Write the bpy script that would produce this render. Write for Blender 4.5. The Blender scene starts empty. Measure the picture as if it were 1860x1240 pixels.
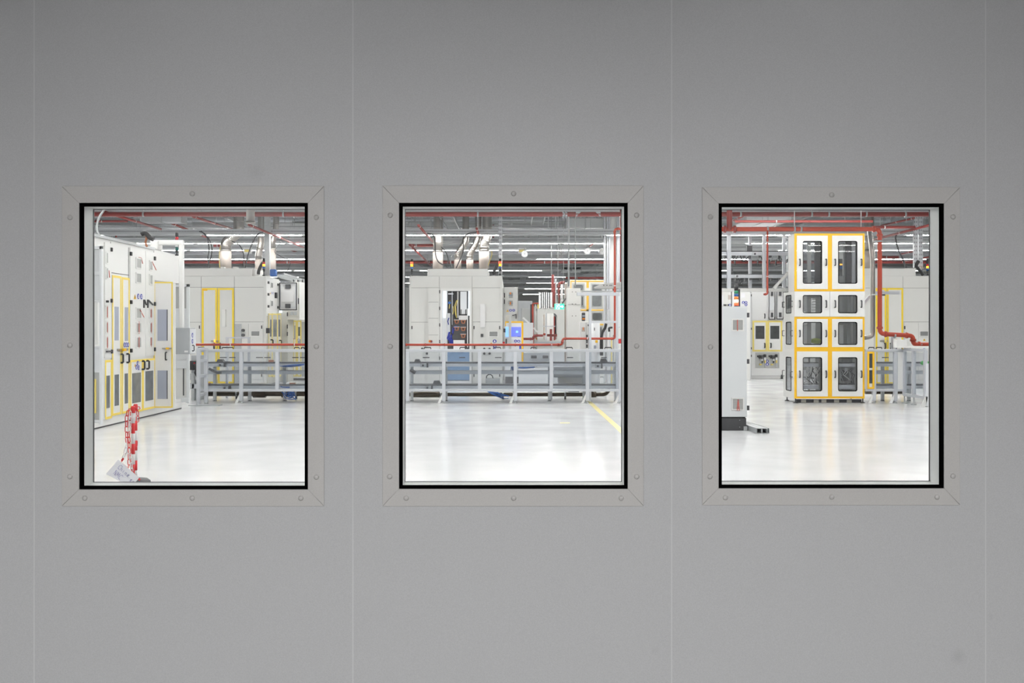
import bpy, math, random
from mathutils import Vector
random.seed(7)
S = bpy.context.scene
COL = S.collection
# ------------------------------------------------------------------ camera
F, CX, HY, H = 1750.0, 927.0, 600.0, 1.6      # focal length (px of 1860), principal point, eye height
cam_d = bpy.data.cameras.new('camera'); cam = bpy.data.objects.new('camera', cam_d); COL.objects.link(cam)
cam.location = (0, 0, H); cam.rotation_euler = (math.pi/2, 0, 0)
cam_d.sensor_width = 36; cam_d.lens = 36*F/1860
cam_d.shift_x = (930-CX)/1860; cam_d.shift_y = -(620-HY)/1860
cam_d.clip_end = 300; cam_d.clip_start = 0.05
S.camera = cam
# ------------------------------------------------------------------ world, exposure, lights
w = bpy.data.worlds.new('world'); S.world = w; w.use_nodes = True
w.node_tree.nodes['Background'].inputs[0].default_value = (.8, .85, .9, 1)
w.node_tree.nodes['Background'].inputs[1].default_value = .05
S.view_settings.view_transform = 'Standard'; S.view_settings.look = 'None'
S.view_settings.exposure = 0.0; S.view_settings.gamma = 1
S.cycles.max_bounces = 8; S.cycles.diffuse_bounces = 4; S.cycles.transparent_max_bounces = 24
S.cycles.sample_clamp_indirect = 6; S.cycles.blur_glossy = .5
S.cycles.caustics_reflective = False; S.cycles.caustics_refractive = False
LAMP_E = 85.0                                  # hall strip lamps
ROOM_P = 179.0                                  # corridor ceiling lamps
def area(name, loc, sx, sy, power, rot=(0, 0, 0), col=(1, 1, 1)):
    l = bpy.data.lights.new(name, 'AREA'); l.shape = 'RECTANGLE'; l.size = sx; l.size_y = sy; l.energy = power; l.color = col
    o = bpy.data.objects.new(name, l); COL.objects.link(o); o.location = loc; o.rotation_euler = rot; return o
for x, y, p in ((-.95, 3.1, .0045), (1.25, 3.1, .0045), (-3, -3.5, 1.9), (0, -3.5, 2.6), (3, -3.5, 1.9)):
    area('corridor_light', (x, y, 3.36), .7 if y > 0 else 1.2, .3, ROOM_P*p)
# ------------------------------------------------------------------ materials
def mat(name, c, rough=.5, metal=0, spec=.5, emit=0, noise=0, nscale=8, alpha=None, bump=0):
    m = bpy.data.materials.new(name); m.use_nodes = True; nt = m.node_tree; b = nt.nodes['Principled BSDF']
    b.inputs['Base Color'].default_value = (*c, 1); b.inputs['Roughness'].default_value = rough
    b.inputs['Metallic'].default_value = metal; b.inputs['Specular IOR Level'].default_value = spec
    if emit:
        b.inputs['Emission Color'].default_value = (*c, 1); b.inputs['Emission Strength'].default_value = emit
    n = noise or .04
    if not emit:
        tc = nt.nodes.new('ShaderNodeTexCoord'); tn = nt.nodes.new('ShaderNodeTexNoise'); tn.inputs['Scale'].default_value = nscale
        tn.inputs['Detail'].default_value = 4
        nt.links.new(tc.outputs['Object'], tn.inputs['Vector'])
        rp = nt.nodes.new('ShaderNodeMapRange'); rp.inputs['To Min'].default_value = 1-n; rp.inputs['To Max'].default_value = 1+n
        nt.links.new(tn.outputs['Fac'], rp.inputs['Value'])
        mx = nt.nodes.new('ShaderNodeMix'); mx.data_type = 'RGBA'; mx.blend_type = 'MULTIPLY'; mx.inputs[0].default_value = 1
        mx.inputs[6].default_value = (*c, 1); nt.links.new(rp.outputs[0], mx.inputs[7]); nt.links.new(mx.outputs[2], b.inputs['Base Color'])
        if bump:
            bp = nt.nodes.new('ShaderNodeBump'); bp.inputs['Strength'].default_value = bump; bp.inputs['Distance'].default_value = .01
            nt.links.new(tn.outputs['Fac'], bp.inputs['Height']); nt.links.new(bp.outputs[0], b.inputs['Normal'])
    return m
def glass(name, tint, refl=.08, rough=.02, haze=0.0, hazec=(.8, .8, .85)):
    m = bpy.data.materials.new(name); m.use_nodes = True; nt = m.node_tree; nt.nodes.clear()
    o = nt.nodes.new('ShaderNodeOutputMaterial'); t = nt.nodes.new('ShaderNodeBsdfTransparent'); t.inputs[0].default_value = (*tint, 1)
    g = nt.nodes.new('ShaderNodeBsdfGlossy'); g.inputs['Roughness'].default_value = rough
    mx = nt.nodes.new('ShaderNodeMixShader'); mx.inputs[0].default_value = refl
    nt.links.new(t.outputs[0], mx.inputs[1]); nt.links.new(g.outputs[0], mx.inputs[2])
    last = mx
    if haze:
        d = nt.nodes.new('ShaderNodeBsdfDiffuse'); d.inputs[0].default_value = (*hazec, 1)
        m2 = nt.nodes.new('ShaderNodeMixShader'); m2.inputs[0].default_value = haze
        nt.links.new(mx.outputs[0], m2.inputs[1]); nt.links.new(d.outputs[0], m2.inputs[2]); last = m2
    nt.links.new(last.outputs[0], o.inputs[0]); return m
def holes_mat(name, c, dark, axis, px, lo, pz, dutyx=.5, dutyz=.5, metal=.0, rough=.4):
    """sheet metal with rows of punched holes, spaced px along one axis and pz along the other"""
    m = mat(name, c, rough, metal); nt = m.node_tree; b = nt.nodes['Principled BSDF']
    for l in list(b.inputs['Base Color'].links): nt.links.remove(l)
    tc = nt.nodes.new('ShaderNodeTexCoord'); sp = nt.nodes.new('ShaderNodeSeparateXYZ'); nt.links.new(tc.outputs['Object'], sp.inputs[0])
    def band(sock, per, duty, off=0):
        a = nt.nodes.new('ShaderNodeMath'); a.operation = 'ADD'; a.inputs[1].default_value = off; nt.links.new(sock, a.inputs[0])
        d = nt.nodes.new('ShaderNodeMath'); d.operation = 'DIVIDE'; d.inputs[1].default_value = per; nt.links.new(a.outputs[0], d.inputs[0])
        f = nt.nodes.new('ShaderNodeMath'); f.operation = 'FRACT'; nt.links.new(d.outputs[0], f.inputs[0])
        l = nt.nodes.new('ShaderNodeMath'); l.operation = 'LESS_THAN'; l.inputs[1].default_value = duty; nt.links.new(f.outputs[0], l.inputs[0]); return l
    h = band(sp.outputs[axis], px, dutyx); v = band(sp.outputs[2 if axis != 2 else 0], pz, dutyz, lo)
    mu = nt.nodes.new('ShaderNodeMath'); mu.operation = 'MULTIPLY'; nt.links.new(h.outputs[0], mu.inputs[0]); nt.links.new(v.outputs[0], mu.inputs[1])
    mx = nt.nodes.new('ShaderNodeMix'); mx.data_type = 'RGBA'; mx.inputs[6].default_value = (*c, 1); mx.inputs[7].default_value = (*dark, 1)
    nt.links.new(mu.outputs[0], mx.inputs[0]); nt.links.new(mx.outputs[2], b.inputs['Base Color']); return m
M = dict(
 wallpaint=mat('corridor wall paint', (.475, .475, .48), .42, noise=.18, nscale=330, bump=.04),
 flange=mat('flange paint', (.50, .485, .47), .45, noise=.12, nscale=330),
 joint=mat('panel joint', (.57, .57, .57), .4),
 gasket=mat('black rubber', (.002, .002, .002), .9, spec=0),
 reveal=mat('reveal white', (.86, .87, .86), .5),
 corrfloor=mat('corridor floor', (.25, .25, .25), .4, noise=.08),
 corrceil=mat('corridor ceiling', (.10, .10, .10), .8),
 white=mat('white lacquer', (.83, .83, .815), .35, nscale=2),
 warm=mat('warm grey lacquer', (.74, .74, .715), .4, nscale=2),
 beige=mat('beige lacquer', (.56, .55, .50), .4, nscale=2),
 grey=mat('grey lacquer', (.46, .47, .46), .4, nscale=2),
 cool=mat('cool white lacquer', (.78, .80, .82), .35, nscale=2),
 seam=mat('dark seam', (.12, .12, .12), .6),
 paleyellow=mat('worn yellow tape', (.92, .70, .12), .45),
 lemon=mat('lemon yellow tape', (.88, .64, .03), .45),
 palegrey=mat('pale grey lacquer', (.74, .76, .775), .4, nscale=2),
 redstrip=mat('thin red tape', (.60, .14, .11), .5),
 yellow=mat('yellow tape', (.88, .50, .008), .45),
 amber=mat('amber edge', (.78, .46, .05), .45),
 softyellow=mat('pale yellow edge', (.86, .70, .20), .45),
 black=mat('black plastic', (.02, .02, .022), .4),
 dgrey=mat('dark grey plastic', (.07, .07, .075), .5),
 plinth=mat('plinth grey', (.055, .055, .06), .5, noise=.15, nscale=60),
 red=mat('red pipe', (.27, .045, .04), .35, noise=.1),
 redbright=mat('bright red pipe', (.47, .06, .03), .35, noise=.1),
 redplastic=mat('red plastic', (.68, .03, .035), .4),
 whiteplastic=mat('white plastic', (.85, .85, .85), .4),
 alu=mat('aluminium profile', (.62, .64, .68), .35, metal=.25),
 galv=mat('galvanised steel', (.50, .52, .53), .4, metal=.5, noise=.12, nscale=20),
 steel=mat('stainless steel', (.42, .40, .375), .34, metal=1, noise=.1, nscale=6),
 wrap=mat('insulated duct', (.52, .46, .42), .5, metal=0, noise=.06),
 darkpipe=mat('brown steel pipe', (.10, .08, .06), .25, metal=.6),
 ductgrey=mat('air duct zinc', (.46, .48, .50), .45, metal=.3, noise=.15, nscale=3),
 ductlight=mat('air duct light', (.66, .68, .69), .5, noise=.06, nscale=3),
 blue=mat('blue hose', (.02, .12, .42), .35),
 bluesign=mat('sign blue', (.03, .05, .38), .4),
 green=mat('green cloth', (.10, .62, .12), .7),
 brown=mat('copper part', (.36, .13, .06), .5),
 paper=mat('paper', (.90, .90, .94), .7),
 ink=mat('violet ink', (.22, .20, .45), .6),
 vent=holes_mat('vent slots', (.55, .55, .54), (.17, .17, .17), 2, .03, 0, 50, .5, 1),
 lamp=mat('lamp tube', (1, .985, .96), emit=LAMP_E),
 lampfront=mat('front aisle lamp tube', (1, .985, .96), emit=LAMP_E*.47), lampfar=mat('distant lamp tube', (1, .985, .96), emit=LAMP_E*.5),
 lampoff=mat('unlit lamp cover', (.78, .79, .80), .4),
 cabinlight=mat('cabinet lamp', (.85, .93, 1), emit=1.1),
 screen=mat('blue screen', (.12, .16, .90), emit=.75),
 screenlight=mat('pale blue screen', (.22, .45, 1), emit=1.0),
 exitgreen=mat('exit green', (.05, .75, .38), emit=1.0),
 exitwhite=mat('exit white', (.8, 1, .9), emit=1.5),
 redglow=mat('red lens lit', (1, .08, .03), emit=2.5), orangeglow=mat('orange lens lit', (1, .42, .03), emit=2.2),
 whiteglow=mat('white lens lit', (1, .75, .6), emit=2.5),
 redlens=mat('red lens', (.5, .02, .03), .25), orangelens=mat('orange lens', (.9, .25, .02), .25),
 greenlens=mat('green lens', (.02, .25, .12), .25), bluelens=mat('blue lens', (.02, .12, .35), .25),
 tealens=mat('dark green lens', (.01, .10, .09), .25),
 pane=glass('window glass', (.985, .99, .985), .025),
 clear=glass('clear panel', (.90, .92, .94), .04, haze=.025),
 smoke=glass('smoked panel', (.90, .91, .92), .04, haze=.05, hazec=(.5, .5, .52)),
 bluepane=mat('blue grey pane', (.38, .41, .50), .12),
 greypane=mat('grey pane', (.14, .15, .155), .12, noise=.5, nscale=6),
 darkpane=mat('dark pane', (.065, .07, .072), .12, noise=.5, nscale=8),
 foil=mat('blue foil', (.20, .32, .50), .3, noise=.25, nscale=9),
 tray=holes_mat('punched tray', (.58, .60, .62), (.12, .12, .13), 0, .045, -.05, .3, .5, .1, .3),
 strut=holes_mat('punched strut', (.66, .68, .71), (.2, .2, .22), 2, .12, 0, .05, .4, .4, .3),
 deck=mat('roof deck', (.56, .57, .59), .6, noise=.2, nscale=2),
 floorline=mat('floor line yellow', (.88, .77, .36), .4),
)
# faint round smudges on the corridor wall, fixed to their places on the paint
nt = M['wallpaint'].node_tree; b = nt.nodes['Principled BSDF']; last = b.inputs['Base Color'].links[0].from_socket
gp = nt.nodes.new('ShaderNodeNewGeometry')
for px_, py_, rr_, kk_ in ((465, 312, .04, .93), (1741, 1192, .035, .88), (1190, 1180, .02, .94), (1800, 1120, .015, .93), (110, 250, .012, .93)):
    vd = nt.nodes.new('ShaderNodeVectorMath'); vd.operation = 'DISTANCE'; vd.inputs[1].default_value = ((px_-CX)*3.5/F, 3.5, H-(py_-HY)*3.5/F)
    nt.links.new(gp.outputs['Position'], vd.inputs[0]); rg = nt.nodes.new('ShaderNodeMapRange'); rg.inputs['From Max'].default_value = rr_; rg.inputs['To Min'].default_value = kk_; rg.inputs['To Max'].default_value = 1
    nt.links.new(vd.outputs['Value'], rg.inputs['Value']); mx = nt.nodes.new('ShaderNodeMix'); mx.data_type = 'RGBA'; mx.blend_type = 'MULTIPLY'; mx.inputs[0].default_value = 1
    nt.links.new(last, mx.inputs[6]); nt.links.new(rg.outputs[0], mx.inputs[7]); last = mx.outputs[2]
nt.links.new(last, b.inputs['Base Color'])
# hall floor: glossy white epoxy
mf = mat('white epoxy floor', (.80, .81, .825), .16, spec=.25, noise=.03, nscale=.8); M['floor'] = mf
nt = mf.node_tree; b = nt.nodes['Principled BSDF']
tc = nt.nodes.new('ShaderNodeTexCoord'); tn = nt.nodes.new('ShaderNodeTexNoise'); tn.inputs['Scale'].default_value = 1.6; tn.inputs['Detail'].default_value = 5
nt.links.new(tc.outputs['Object'], tn.inputs['Vector'])
mr = nt.nodes.new('ShaderNodeMapRange'); mr.inputs['To Min'].default_value = .08; mr.inputs['To Max'].default_value = .24
nt.links.new(tn.outputs['Fac'], mr.inputs['Value']); nt.links.new(mr.outputs[0], b.inputs['Roughness'])
bp = nt.nodes.new('ShaderNodeBump'); bp.inputs['Strength'].default_value = .02; bp.inputs['Distance'].default_value = .01
nt.links.new(tn.outputs['Fac'], bp.inputs['Height']); nt.links.new(bp.outputs[0], b.inputs['Normal'])
# roof deck: trapezoidal ribs running away from the camera
nt = M['deck'].node_tree; b = nt.nodes['Principled BSDF']
tc = nt.nodes.new('ShaderNodeTexCoord'); wv = nt.nodes.new('ShaderNodeTexWave'); wv.inputs['Scale'].default_value = 1.2
nt.links.new(tc.outputs['Object'], wv.inputs['Vector'])
bp = nt.nodes.new('ShaderNodeBump'); bp.inputs['Strength'].default_value = .8; bp.inputs['Distance'].default_value = .1
nt.links.new(wv.outputs['Fac'], bp.inputs['Height']); nt.links.new(bp.outputs[0], b.inputs['Normal'])
# ------------------------------------------------------------------ helpers
def RG(ox, oy, s=5.905):                       # close-up of the photo -> photo pixels
    def f(*a): return tuple((ox if i % 2 == 0 else oy)+v/s for i, v in enumerate(a))
    return f
L1, L2, L3, L4, L5 = RG(140, 360), RG(350, 360), RG(140, 560), RG(350, 560), RG(140, 720)
C1, C2, C3, C4 = RG(720, 360), RG(930, 360), RG(720, 560), RG(930, 560)
R1, R2, R3, R4, R5 = RG(1300, 360), RG(1510, 360), RG(1300, 560), RG(1510, 560), RG(1300, 720)
Z2, Z3, Z4, Z5, Z6, Z7, Z8 = RG(775, 510, 9.54), RG(905, 520, 10.33), RG(1030, 500, 8.857), RG(480, 490, 8.26), RG(310, 480, 4.77), RG(165, 420, 6.889), RG(1300, 500, 6.2)
def at(px, py, Y): return Vector(((px-CX)*Y/F, Y, H-(py-HY)*Y/F))          # point at distance Y
def ath(px, py, h): Y = F*(h-H)/(HY-py); return at(px, py, Y)              # point at height h
class Front:                                   # plane facing the camera side (-Y)
    def __init__(s, Y): s.Y = Y
    def __call__(s, u, w, o): return (u, s.Y-o, w)
    def px(s, px, py): p = at(px, py, s.Y); return p.x, p.z
class Side:                                    # plane x = X facing +X (sg=1) or -X (sg=-1); u is world y
    def __init__(s, X, sg): s.X, s.sg = X, sg
    def __call__(s, u, w, o): return (s.X+s.sg*o, u, w)
    def px(s, px, py): Y = F*s.X/(px-CX); return Y, H-(py-HY)*Y/F
ORG = {}
class MB:
    def __init__(s, fr=None): s.v, s.f, s.fr, s.sm = [], [], fr, False
    def quadbox(s, c):
        n = len(s.v); s.v += [tuple(p) for p in c]
        for q in ((0, 1, 2, 3), (7, 6, 5, 4), (0, 4, 5, 1), (1, 5, 6, 2), (2, 6, 7, 3), (3, 7, 4, 0)): s.f.append(tuple(n+i for i in q))
        return s
    def box(s, x0, x1, y0, y1, z0, z1):
        return s.quadbox([(x0, y0, z0), (x1, y0, z0), (x1, y1, z0), (x0, y1, z0), (x0, y0, z1), (x1, y0, z1), (x1, y1, z1), (x0, y1, z1)])
    def rect(s, u0, u1, w0, w1, o0, o1):       # on the frame plane, from depth o0 to o1 outwards
        f = s.fr; return s.quadbox([f(u0, w0, o0), f(u1, w0, o0), f(u1, w1, o0), f(u0, w1, o0), f(u0, w0, o1), f(u1, w0, o1), f(u1, w1, o1), f(u0, w1, o1)])
    def uv(s, r):
        x0, y0, x1, y1 = r; xm = (x0+x1)/2
        u0 = s.fr.px(x0, y0)[0]; u1 = s.fr.px(x1, y0)[0]; w1 = s.fr.px(xm, y0)[1]; w0 = s.fr.px(xm, y1)[1]
        return min(u0, u1), max(u0, u1), min(w0, w1), max(w0, w1)
    def pr(s, r, o0, o1): return s.rect(*s.uv(r), o0, o1)
    def ring(s, u0, u1, w0, w1, t, o0, o1):
        s.rect(u0, u1, w1-t, w1, o0, o1); s.rect(u0, u1, w0, w0+t, o0, o1); s.rect(u0, u0+t, w0+t, w1-t, o0, o1); s.rect(u1-t, u1, w0+t, w1-t, o0, o1); return s
    def holed(s, R, Hs, o0, o1, r=.03, k=4):   # panel R with one rounded opening Hs, both (u0,u1,w0,w1)
        u0, u1, w0, w1 = R; a0, a1, b0, b1 = Hs; n = len(s.v)
        cs = [(a1-r, b1-r, 0), (a0+r, b1-r, 90), (a0+r, b0+r, 180), (a1-r, b0+r, 270)]; oc = [(u1, w1), (u0, w1), (u0, w0), (u1, w0)]
        inn = [(cx+r*math.cos(math.radians(a+90*j/k)), cz+r*math.sin(math.radians(a+90*j/k))) for cx, cz, a in cs for j in range(k+1)]
        m = len(inn)
        for o in (o1, o0): s.v += [tuple(s.fr(*p, o)) for p in inn]+[tuple(s.fr(*p, o)) for p in oc]
        for base, fl in ((n, 0), (n+m+4, 1)):
            for i in range(4):
                O = base+m+i; A = base+i*(k+1)
                fs = [(O, A+j, A+j+1) for j in range(k)]+[(O, A+k, base+((i+1) % 4)*(k+1), base+m+(i+1) % 4)]
                s.f += [f[::-1] if fl else f for f in fs]
        for j in range(m): s.f.append((n+j, n+(j+1) % m, n+m+4+(j+1) % m, n+m+4+j))
        for j in range(4): s.f.append((n+m+j, n+m+(j+1) % 4, n+m+4+m+(j+1) % 4, n+m+4+m+j))
        return s
    def prism(s, pts, o0, o1):                 # polygon of (u,w) on the frame plane
        n = len(s.v); k = len(pts)
        for o in (o0, o1): s.v += [tuple(s.fr(u, w_, o)) for u, w_ in pts]
        s.f.append(tuple(range(n, n+k))[::-1]); s.f.append(tuple(range(n+k, n+2*k)))
        for i in range(k): j = (i+1) % k; s.f.append((n+i, n+j, n+k+j, n+k+i))
        return s
    def disc(s, u, w_, r, o0, o1, k=16): return s.prism([(u+r*math.cos(2*math.pi*i/k), w_+r*math.sin(2*math.pi*i/k)) for i in range(k)], o0, o1)
    def tube(s, pts, r, k=10, closed=False):
        pts = [Vector(p) for p in pts]; n = len(s.v); N = len(pts); s.sm = True
        rs = r if isinstance(r, (list, tuple)) else [r]*N
        up = None
        for i, p in enumerate(pts):
            if closed: d = pts[(i+1) % N]-pts[i-1]
            else: d = pts[min(i+1, N-1)]-pts[max(i-1, 0)]
            d.normalize()
            if up is None: up = Vector((0, 0, 1)) if abs(d.z) < .9 else Vector((1, 0, 0))
            a = d.cross(up); a.normalize(); bb = a.cross(d); bb.normalize(); up = bb
            s.v += [tuple(p+rs[i]*(a*math.cos(2*math.pi*j/k)+bb*math.sin(2*math.pi*j/k))) for j in range(k)]
        for i in range(N if closed else N-1):
            for j in range(k):
                q = (i+1) % N
                s.f.append((n+i*k+j, n+i*k+(j+1) % k, n+q*k+(j+1) % k, n+q*k+j))
        if not closed: s.f.append(tuple(range(n, n+k))[::-1]); s.f.append(tuple(range(n+(N-1)*k, n+N*k)))
        return s
    def beam(s, p, q, wd, ht):                 # square bar between two points
        p, q = Vector(p), Vector(q); d = (q-p).normalized(); up = Vector((0, 0, 1)) if abs(d.z) < .95 else Vector((0, 1, 0))
        a = d.cross(up).normalized()*wd/2; b_ = a.cross(d).normalized()*ht/2
        return s.quadbox([p-a-b_, p+a-b_, p+a+b_, p-a+b_, q-a-b_, q+a-b_, q+a+b_, q-a+b_])
    def build(s, name, m, parent=None, bevel=0):
        o0 = ORG[parent.name] if parent is not None else None
        if o0 is None:
            xs, ys, zs = zip(*s.v); o0 = Vector(((min(xs)+max(xs))/2, (min(ys)+max(ys))/2, min(zs)))
        me = bpy.data.meshes.new(name); me.from_pydata([tuple(Vector(p)-o0) for p in s.v], [], s.f); me.update()
        me.materials.append(M[m])
        import bmesh
        bm = bmesh.new(); bm.from_mesh(me); bmesh.ops.recalc_face_normals(bm, faces=bm.faces); bm.to_mesh(me); bm.free()
        if s.sm:
            for p in me.polygons: p.use_smooth = len(p.vertices) == 4
        o = bpy.data.objects.new(name, me); COL.objects.link(o); ORG[o.name] = o0
        if parent is not None: o.parent = parent
        else: o.location = o0
        if bevel:
            bv = o.modifiers.new('bevel', 'BEVEL'); bv.width = bevel; bv.segments = 2; bv.limit_method = 'ANGLE'
        return o
def tag(o, label=None, cat=None, group=None, kind=None):
    if label: o['label'] = label
    if cat: o['category'] = cat
    if group: o['group'] = group
    if kind: o['kind'] = kind
    return o
def thing(name, label, cat, loc, group=None):
    o = bpy.data.objects.new(name, None); COL.objects.link(o); o.location = loc; o.empty_display_size = .1
    ORG[o.name] = Vector(loc); return tag(o, label, cat, group)
def struct(mb, name, m, bevel=0): return tag(mb.build(name, m, None, bevel), kind='structure')
def copy_tree(o, d, parent=None):
    c = o.copy(); COL.objects.link(c); ORG[c.name] = ORG[o.name]+Vector(d)
    if parent is None: c.location = o.location+Vector(d)
    else: c.parent = parent
    for ch in list(o.children): copy_tree(ch, d, c)
    return c
# small fittings -----------------------------------------------------------
def handle(root, fr, px, py0, py1, out=.05, r=.014, m='black', horiz=False, name='handle'):
    u, w1 = fr.px(px, py0); _, w0 = fr.px(px, py1)
    if horiz:
        u1 = fr.px(py1, py0)[0]; pts = [fr(u, w1, 0), fr(u, w1, out), fr(u1, w1, out), fr(u1, w1, 0)]
    else: pts = [fr(u, w0, 0), fr(u, w0, out), fr(u, w1, out), fr(u, w1, 0)]
    P = []
    for i, p in enumerate(pts):                # soften the two bends
        p = Vector(p)
        if 0 < i < 3:
            a = Vector(pts[i-1]); c = Vector(pts[i+1]); P += [p+(a-p)*.25, p+(c-p)*.08]  if i == 1 else [p+(a-p)*.08, p+(c-p)*.25]
        else: P.append(p)
    return MB().tube(P, r, 8).build(name, m, root)
def vent(root, fr, r, name='vent', tape=None):
    a = MB(fr); u0, u1, w0, w1 = a.uv(r); a.ring(u0, u1, w0, w1, .02, 0, .018)
    o = a.build(name, 'white', root)
    g = MB(fr); g.rect(u0+.018, u1-.018, w0+.018, w1-.018, .001, .004); g.build('grille', 'grey', o)
    n = max(4, int((w1-w0)/.035)); sl = MB(fr)
    for i in range(n):
        z = w0+.02+(w1-w0-.04)*(i+.5)/n; sl.rect(u0+.018, u1-.018, z-.006, z+.006, .004, .012)
    sl.build('slats', 'seam' if tape == 'dark' else 'grey', o)
    if tape and tape != 'dark':
        t = MB(fr); pts = [fr.px(*p) for p in tape]
        for (ua, wa), (ub, wb) in zip(pts, pts[1:]): t.beam(fr(ua, wa, .016), fr(ub, wb, .016), .013, .006)
        t.build('red_tape_strip', 'redstrip', o)
    return o
def sign_round(root, fr, px, py, rpx, glyph='face'):
    u, w_ = fr.px(px, py); u2, w2 = fr.px(px, py-rpx); r = abs(w2-w_)
    o = MB(fr).disc(u, w_, r, .004, .008).build('safety_sign', 'bluesign', root)
    g = MB(fr)
    g.disc(u, w_+r*.28, r*.34, .009, .011, 10); g.rect(u-r*.45, u+r*.45, w_-r*.6, w_-r*.05, .009, .011) if glyph == 'face' else g.prism([(u-r*.6, w_-r*.45), (u+r*.55, w_-r*.5), (u+r*.1, w_+r*.2)], .009, .011)
    g.build('pictogram', 'whiteplastic', o); return o
def sign_tri(root, fr, px, py, hpx):
    u, w_ = fr.px(px, py); r = abs(fr.px(px, py-hpx)[1]-w_)
    o = MB(fr).prism([(u-r*.6, w_-r*.5), (u+r*.6, w_-r*.5), (u, w_+r*.55)], .004, .008).build('warning_sign', 'yellow', root)
    MB(fr).prism([(u-r*.1, w_-r*.1), (u+r*.12, w_-.05*r), (u-r*.02, w_-r*.42)], .009, .011).rect(u-r*.06, u+r*.08, w_-r*.05, w_+r*.25, .009, .011).build('pictogram', 'black', o); return o
def hinges(root, fr, pts, hpx=7, wpx=2.2):
    for p in pts:
        a = MB(fr); a.pr((p[0]-wpx/2, p[1]-hpx/2, p[0]+wpx/2, p[1]+hpx/2), 0, .035); a.build('hinge', 'black', root, .006)
def tape_frame(root, fr, r, t, m='yellow', o=(.002, .012), name='edge_tape'):
    a = MB(fr); a.ring(*a.uv(r), t, *o); return a.build(name, m, root)
def door(root, fr, r, m='white', wins=(), tape=None, tm='yellow', hd=None, wm='greypane', o=.02, frame='gasket', hout=.05):
    d = MB(fr); d.pr(r, 0, o); d = d.build('door', m, root)
    if tape: tape_frame(d, fr, r, tape, tm, (o, o+.006))
    for iq, q in enumerate(wins):
        a = MB(fr); a.pr(q, o, o+.004); a.build('window_pane', wm if isinstance(wm, str) else wm[iq], d)
    for h in (hd or ()): handle(d, Off(fr, o), *h, out=hout)
    return d
class Off:                                     # same plane, shifted outwards
    def __init__(s, fr, d): s.fr, s.d = fr, d
    def __call__(s, u, w, o): return s.fr(u, w, o+s.d)
    def px(s, px, py): return s.fr.px(px, py)
def seams(root, fr, segs, t=.008, m='seam', name='panel_seam'):
    a = MB(fr)
    for x0, y0, x1, y1 in segs:
        (ua, wa), (ub, wb) = fr.px(x0, y0), fr.px(x1, y1)
        if abs(x1-x0) > abs(y1-y0): a.quadbox([fr(*p) for p in ((ua, wa-t/2, 0), (ub, wb-t/2, 0), (ub, wb+t/2, 0), (ua, wa+t/2, 0), (ua, wa-t/2, .003), (ub, wb-t/2, .003), (ub, wb+t/2, .003), (ua, wa+t/2, .003))])
        else: a.rect(ua-t/2, ua+t/2, min(wa, wb), max(wa, wb), 0, .003)
    a.build(name, m, root)
def signal_tower(label, px, ytop, ybot, Y, rpx, lens, base_frac=.3, cap=.2, parent_z=None, group=None):
    p = at(px, ybot, Y); t = thing('signal_tower', label, 'signal light', p, group); top = at(px, ytop, Y).z; r = rpx*Y/F; hh = top-p.z
    z = p.z
    MB().tube([(p.x, Y, z), (p.x, Y, z+hh*.04), (p.x, Y, z+hh*.041), (p.x, Y, z+hh*base_frac*.6)], [r*1.1, r*1.1, r*.35, r*.35], 12).build('foot', 'black', t)
    z += hh*base_frac*.6
    MB().tube([(p.x, Y, z), (p.x, Y, z+hh*base_frac*.4)], r*.9, 12).build('base', 'black', t); z += hh*base_frac*.4
    lh = hh*(1-base_frac-cap)/len(lens)
    for m in lens:
        MB().tube([(p.x, Y, z), (p.x, Y, z+lh*.95)], r, 14).build('lens', m, t); z += lh
    MB().tube([(p.x, Y, z), (p.x, Y, top)], r*.95, 14).build('cap', 'black', t)
    return t
# ================================================================== STRUCTURE
WY, WT = 3.5, .093
WIN = [((113, 338, 589, 919), (144.5, 368.5, 559.5, 888.5), [(155, 904), (350, 904), (547, 904), (350, 352), (128, 627), (128, 865), (575, 629), (575, 866), (128, 395), (575, 395)]),
       ((695, 337, 1169, 919), (725, 368.5, 1140, 887.5), [(738, 904), (933, 904), (1128, 904), (933, 352), (709, 629), (708, 865), (1156, 628), (1156, 865), (709, 391), (1156, 391)]),
       ((1275, 340, 1743, 917), (1305, 369.5, 1714, 886.5), [(1317, 903), (1510, 902), (1701, 902), (1510, 354), (1290, 630), (1289, 865), (1730, 629), (1730, 864), (1730, 394), (1290, 394)])]
fw = Front(WY)
seam_x = [-500, 62, 641, 1220, 1790, 2370]
for i in range(5):
    u0 = fw.px(seam_x[i], 0)[0]+.0015; u1 = fw.px(seam_x[i+1], 0)[0]-.0015; a = MB(fw)
    if 1 <= i <= 3:
        h0, h1, g0, g1 = a.uv(WIN[i-1][1])
        a.holed((u0, u1, 0, 6.8), (h0, h1, g0, g1), -WT, 0, r=.001, k=1)
    else: a.rect(u0, u1, 0, 6.8, -WT, 0)
    struct(a, 'wall_front' if i == 0 else 'wall_front', 'wallpaint')
for i in range(1, 5):
    u = fw.px(seam_x[i], 0)[0]; struct(MB(fw).rect(u-.002, u+.002, 0, 3.4, -.02, .0008), 'trim_%d' % i, 'joint')
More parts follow.
